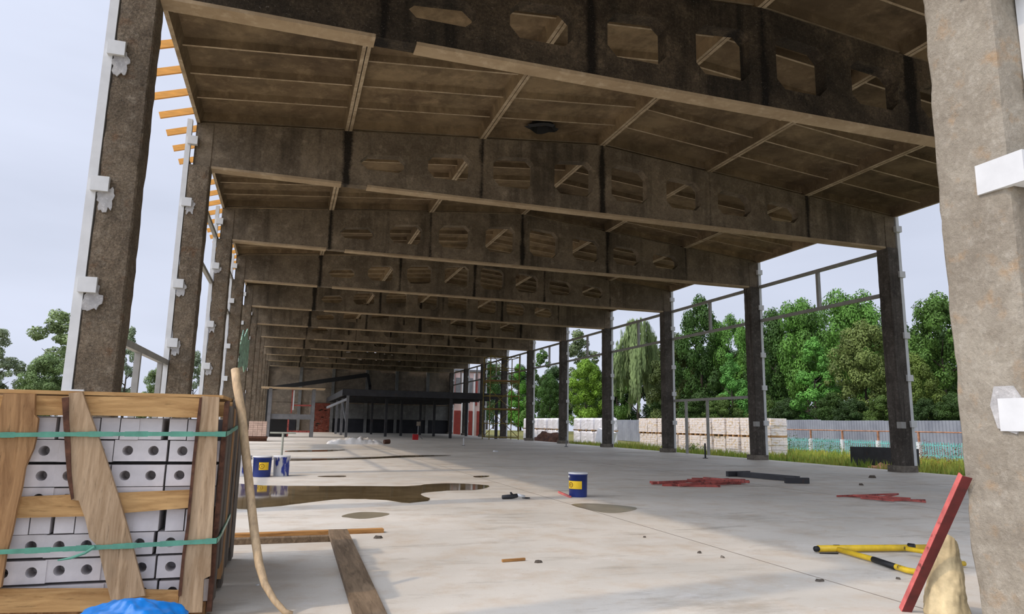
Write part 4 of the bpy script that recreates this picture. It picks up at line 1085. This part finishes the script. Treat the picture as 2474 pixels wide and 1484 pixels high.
weed('tall green weed clump growing beside the last picket post near the brick pallets', 28.2, 33.9, 1.25, (86, 118, 52), 3, 1.0)
weed('leafy green weed clump in front of the picket fence, second from the pallets', 28.2, 31.4, .9, (104, 136, 54), 4, 1.2)
weed('leafy green weed clump in front of the picket fence, third from the pallets', 28.0, 28.6, .8, (120, 142, 58), 5, 1.2)
weed('small green weed tuft at the foot of the open brick pallets', 21.9, 34.6, .55, (110, 132, 56), 6, .5)

# ------------------------------------------------------------------ trees
def mat_leaf():
    k = Nodes('leaves'); oi = k.n('ShaderNodeObjectInfo'); v = k.coord()
    g = k.n('ShaderNodeNewGeometry')
    f = k.noise(v, 0.9, 4, 0.7); q = k.noise(v, 6.0, 2)
    s = k.math('ADD', k.ramp(f, 0.3, 0.7, 0.36, 0.95), k.ramp(q, 0.3, 0.7, -0.2, 0.3))
    cb = k.n('ShaderNodeCombineColor')
    for i in range(3): k.l(s, cb.inputs[i])
    col = k.mix(1.0, oi.outputs['Color'], cb.outputs[0], 'MULTIPLY')
    k.done(col, 0.6, None, spec=0.2)
    tr = k.n('ShaderNodeBsdfTranslucent'); k.l(col, tr.inputs[0]); ms = k.n('ShaderNodeMixShader'); ms.inputs[0].default_value = 0.16
    k.l(k.b.outputs[0], ms.inputs[1]); k.l(tr.outputs[0], ms.inputs[2]); k.l(ms.outputs[0], k.o.inputs[0])
    return k.m
M_LEAF = mat_leaf(); M_TRUNK = plain('tree_trunk', (56, 48, 38), 0.9, 0.2, 8)
def leaf(m, p, nrm, L, r):
    t = Vector((r.gauss(0, 1), r.gauss(0, 1), r.gauss(0, 1))); t = (t - nrm * t.dot(nrm)).normalized(); b = nrm.cross(t)
    n = len(m.v); m.v += [tuple(p - t * L), tuple(p + b * L * .55), tuple(p + t * L), tuple(p - b * L * .55)]; m.f.append((n, n + 1, n + 2, n + 3))
def crown(kind, seed, nleaf):
    """unit tree: height 1, crown half-width about 0.3; leaves gathered in lobes over the crown"""
    r = random.Random(seed); m = MB(); lobes = []
    if kind == 'round':
        for i in range(34):
            a = r.random() * 6.28; c = r.uniform(-1, 1); q = r.uniform(.65, 1); s = math.sqrt(1 - c * c)
            lobes.append((Vector((s * math.cos(a) * .25 * q, s * math.sin(a) * .25 * q, .62 + c * .30 * q)), r.uniform(.065, .11)))
    elif kind == 'broad':
        for i in range(90):
            t = r.random(); a = r.random() * 6.28; z = .10 + .82 * t; R = .30 * (math.sin(math.pi * min(1, .12 + t * .86)) ** .6) * (r.uniform(.7, 1.1) if i % 3 else r.uniform(.1, .6))
            lobes.append((Vector((R * math.cos(a), R * math.sin(a), z)), r.uniform(.04, .085)))
        lobes.append((Vector((0, 0, .92)), .08))
    elif kind == 'cone':
        for i in range(64):
            t = r.random() ** 1.2; a = r.random() * 6.28; z = .08 + .88 * t; R = .25 * (1 - t) ** .7 * r.uniform(.7, 1) + .01
            lobes.append((Vector((R * math.cos(a), R * math.sin(a), z)), r.uniform(.04, .07) * (1.2 - .6 * t)))
    elif kind == 'loose':
        for i in range(40):
            t = r.random(); a = r.random() * 6.28; z = .25 + .72 * t; R = .20 * math.sin(math.pi * (.15 + .8 * t)) * r.uniform(.3, 1.15)
            lobes.append((Vector((R * math.cos(a), R * math.sin(a), z)), r.uniform(.03, .06)))
    elif kind == 'willow':
        for i in range(120):
            a = r.random() * 6.28; q = r.uniform(.3, 1) ; R = .30 * q; zt = .96 - .35 * q * q * r.uniform(.8, 1.2); ln = r.uniform(.2, .5)
            for k in range(nleaf // 120):
                t = r.random(); p = Vector((R * math.cos(a) * (1 + .12 * t) + r.gauss(0, .008), R * math.sin(a) * (1 + .12 * t) + r.gauss(0, .008), zt - ln * t))
                nrm = Vector((math.cos(a), math.sin(a), .3 + r.gauss(0, .3))).normalized(); n = len(m.v); L = r.uniform(.007, .013); b = nrm.cross(Vector((0, 0, 1))).normalized()
                m.v += [tuple(p - Vector((0, 0, L * 2))), tuple(p + b * L * .5), tuple(p + Vector((0, 0, L * 1.6))), tuple(p - b * L * .5)]; m.f.append((n, n + 1, n + 2, n + 3))
        return rawmesh(m)
    tot = sum(R * R for _, R in lobes)
    for c, R in lobes:
        for k in range(int(nleaf * R * R / tot)):
            d = Vector((r.gauss(0, 1), r.gauss(0, 1), r.gauss(0, 1))).normalized(); q = R * r.uniform(.7, 1.12)
            nrm = (d + Vector((r.gauss(0, .4), r.gauss(0, .4), r.gauss(0, .4) + .25))).normalized()
            leaf(m, c + Vector((d.x * q, d.y * q, d.z * q * .85)), nrm, r.uniform(.008, .014), r)
    return rawmesh(m)
def rawmesh(m):
    me = bpy.data.meshes.new('foliage'); me.from_pydata(m.v, [], m.f); me.update(); me.materials.append(M_LEAF); return me
CR = {}
for kd, n in (('round', 17000), ('broad', 24000), ('cone', 17000), ('loose', 8000), ('willow', 16000)):
    CR[kd] = [crown(kd, s * 13 + 5, n) for s in (1, 2)]
def trunk_mesh():
    r = random.Random(5); m = MB(); m.tube([(0, 0, 0), (.004, .003, .25), (-.004, 0, .5), (0, .004, .8)], [.022, .017, .012, .004], 8)
    for i in range(7):
        a = i * 2.4; z = .25 + .08 * i; m.tube([(0, 0, z), (.09 * math.cos(a), .09 * math.sin(a), z + .07), (.17 * math.cos(a), .17 * math.sin(a), z + .12)], [.007, .005, .002], 5)
    return m.mesh('trunk', M_TRUNK, True)
TR = trunk_mesh()
def tree(label, px, pt, plane, val, kind, wd, rgb, group, seed):
    d = fw + rr * (px - 1237) / F_PX - uu * (pt - 742) / F_PX
    t = val / (d.x if plane == 'x' else d.y); x, y, z = d.x * t, d.y * t, CAM_H + d.z * t
    H = z + 0.45; dep = Vector((x, y, z - CAM_H)).dot(fw); Wm = wd * dep / F_PX
    o = thing('tree', label, 'tree', (x, y, -0.42), group, (seed * 2.1) % 6.28)
    base = {'round': .31, 'broad': .33, 'cone': .26, 'loose': .22, 'willow': .33}[kind]
    s = Wm / 2 / base
    f = put(CR[kind][seed % 2], 'foliage', o); f.scale = (s, s, H); f['kind'] = 'stuff'; f.color = lin(rgb)
    tk = put(TR, 'trunk', o); tk.scale = (H * .7, H * .7, H * .8)
G1, G2, G3, G4, G5, G6 = (104, 150, 62), (92, 126, 54), (72, 104, 44), (132, 156, 62), (120, 136, 88), (90, 104, 52)
FOREST = [
 (1962, 806, 34, 'cone', 135, (112, 170, 74), 'pale green pointed young tree behind the fence, the larger of two'),
 (1765, 850, 35, 'cone', 120, (108, 166, 76), 'smaller pale green pointed young tree seen over the brick pallets'),
 (2080, 770, 36, 'broad', 165, (122, 138, 72), 'olive broad tree between the pointed pale tree and a forest-side column'),
 (2205, 850, 35, 'broad', 120, (116, 136, 62), 'low olive tree by the first forest-side column'),
 (2262, 702, 39, 'broad', 190, G2, 'tall mid-green tree partly hidden by the pale pitted column'),
 (2046, 672, 41, 'round', 150, G1, 'tallest round-topped tree against the sky'),
 (1935, 690, 42, 'round', 130, G1, 'round-topped tree standing second to the tallest one'),
 (1868, 742, 42, 'broad', 150, G3, 'dark broad tree in the gap below the upper steel rails'),
 (1760, 733, 46, 'round', 95, G1, 'small round-topped tree between two forest-side columns'),
 (1690, 708, 44, 'broad', 130, G3, 'dark tall tree touching the roof edge'),
 (1540, 752, 42, 'willow', 140, (140, 160, 102), 'grey-green weeping tree with hanging strands'),
 (1625, 800, 43, 'broad', 120, G6, 'olive-dark tree between the weeping tree and the next column'),
 (1415, 862, 46, 'broad', 110, (132, 170, 58), 'bright yellow-green bushy tree over the wrapped pallets'),
 (1400, 800, 60, 'loose', 110, G5, 'thin pale tree rising behind the yellow-green one'),
 (1310, 838, 48, 'cone', 90, G2, 'green pointed tree between far columns'),
 (1330, 900, 44, 'broad', 70, G3, 'dark bushy tree between far columns, low'),
 (1255, 875, 46, 'cone', 80, (104, 160, 56), 'bright green tree beside the scaffold tower'),
 (1195, 880, 60, 'loose', 90, G5, 'pale loose tree behind the scaffold tower'),
 (1490, 840, 50, 'broad', 90, G2, 'mid-green tree beside the weeping tree'),
 (2150, 740, 46, 'broad', 150, G3, 'dark tree filling the gap behind the first forest-side column'),
 (2420, 710, 38, 'broad', 200, G2, 'broad green tree outside the view behind the pale column'),
 (2560, 690, 38, 'round', 200, G1, 'round tree outside the view past the pale column'),
]
for i, (px, pt, X, kd, wd, c, lab) in enumerate(FOREST): tree(lab, px, pt, 'x', X, kd, wd, c, 'trees beyond the fence', i)
for i, px in enumerate((1180, 1260, 1340, 1430, 1500, 1575, 1650, 1720, 1800, 1860, 1920, 1990, 2060, 2130, 2200, 2280)):
    tree('dark tree of the rear forest line, %s from the scaffold side' % (ORD[i] if i < 14 else ('last but one', 'last')[i - 14]), px, (870, 880, 880, 870, 860, 840, 830, 830, 830, 810, 800, 800, 800, 800, 790, 790)[i], 'x', 50 + (i % 3) * 3, 'broad', 140 if px > 1500 else 90, (G3, (60, 88, 40), (66, 92, 46))[i % 3], 'dark trees of the rear forest line', i)
for i, px in enumerate((1690, 1850, 1905, 2010, 2130, 2230, 2300, 1745, 2060)):
    tree('low dark bush at the forest foot, %s of the undergrowth' % ORD[i], px, 945 + 8 * (i % 3), 'x', 33.5, 'broad', 100, ((70, 96, 42), (92, 116, 52), (62, 86, 40))[i % 3], 'undergrowth bushes', i)
LEFT = [(8, 786, 60, 'loose', 110, (130, 142, 110), 'thin pale tree at the edge of the view beyond the crate'),
 (150, 752, 62, 'loose', 150, (122, 138, 92), 'tall thin-leaved tree behind the first white post'),
 (118, 850, 58, 'broad', 120, (104, 124, 78), 'lower bushy tree in front of the thin-leaved tree'),
 (318, 792, 62, 'loose', 70, (116, 130, 100), 'slim tree between the first two brown columns'),
 (385, 885, 60, 'broad', 80, (104, 122, 76), 'low bush between the first two brown columns'),
 (475, 850, 70, 'loose', 60, (116, 130, 100), 'slim tree between the second and third brown columns'),
 (205, 800, 66, 'broad', 120, (110, 126, 84), 'bushy tree hidden mostly by the first brown column'),
 (-110, 800, 60, 'broad', 150, (104, 124, 78), 'bushy tree outside the view past the crate')]
for i, (px, pt, Y, kd, wd, c, lab) in enumerate(LEFT): tree(lab, px, pt, 'y', Y, kd, wd, tuple(min(255, int(q * 1.28)) for q in c), 'trees on the sunlit side', i)
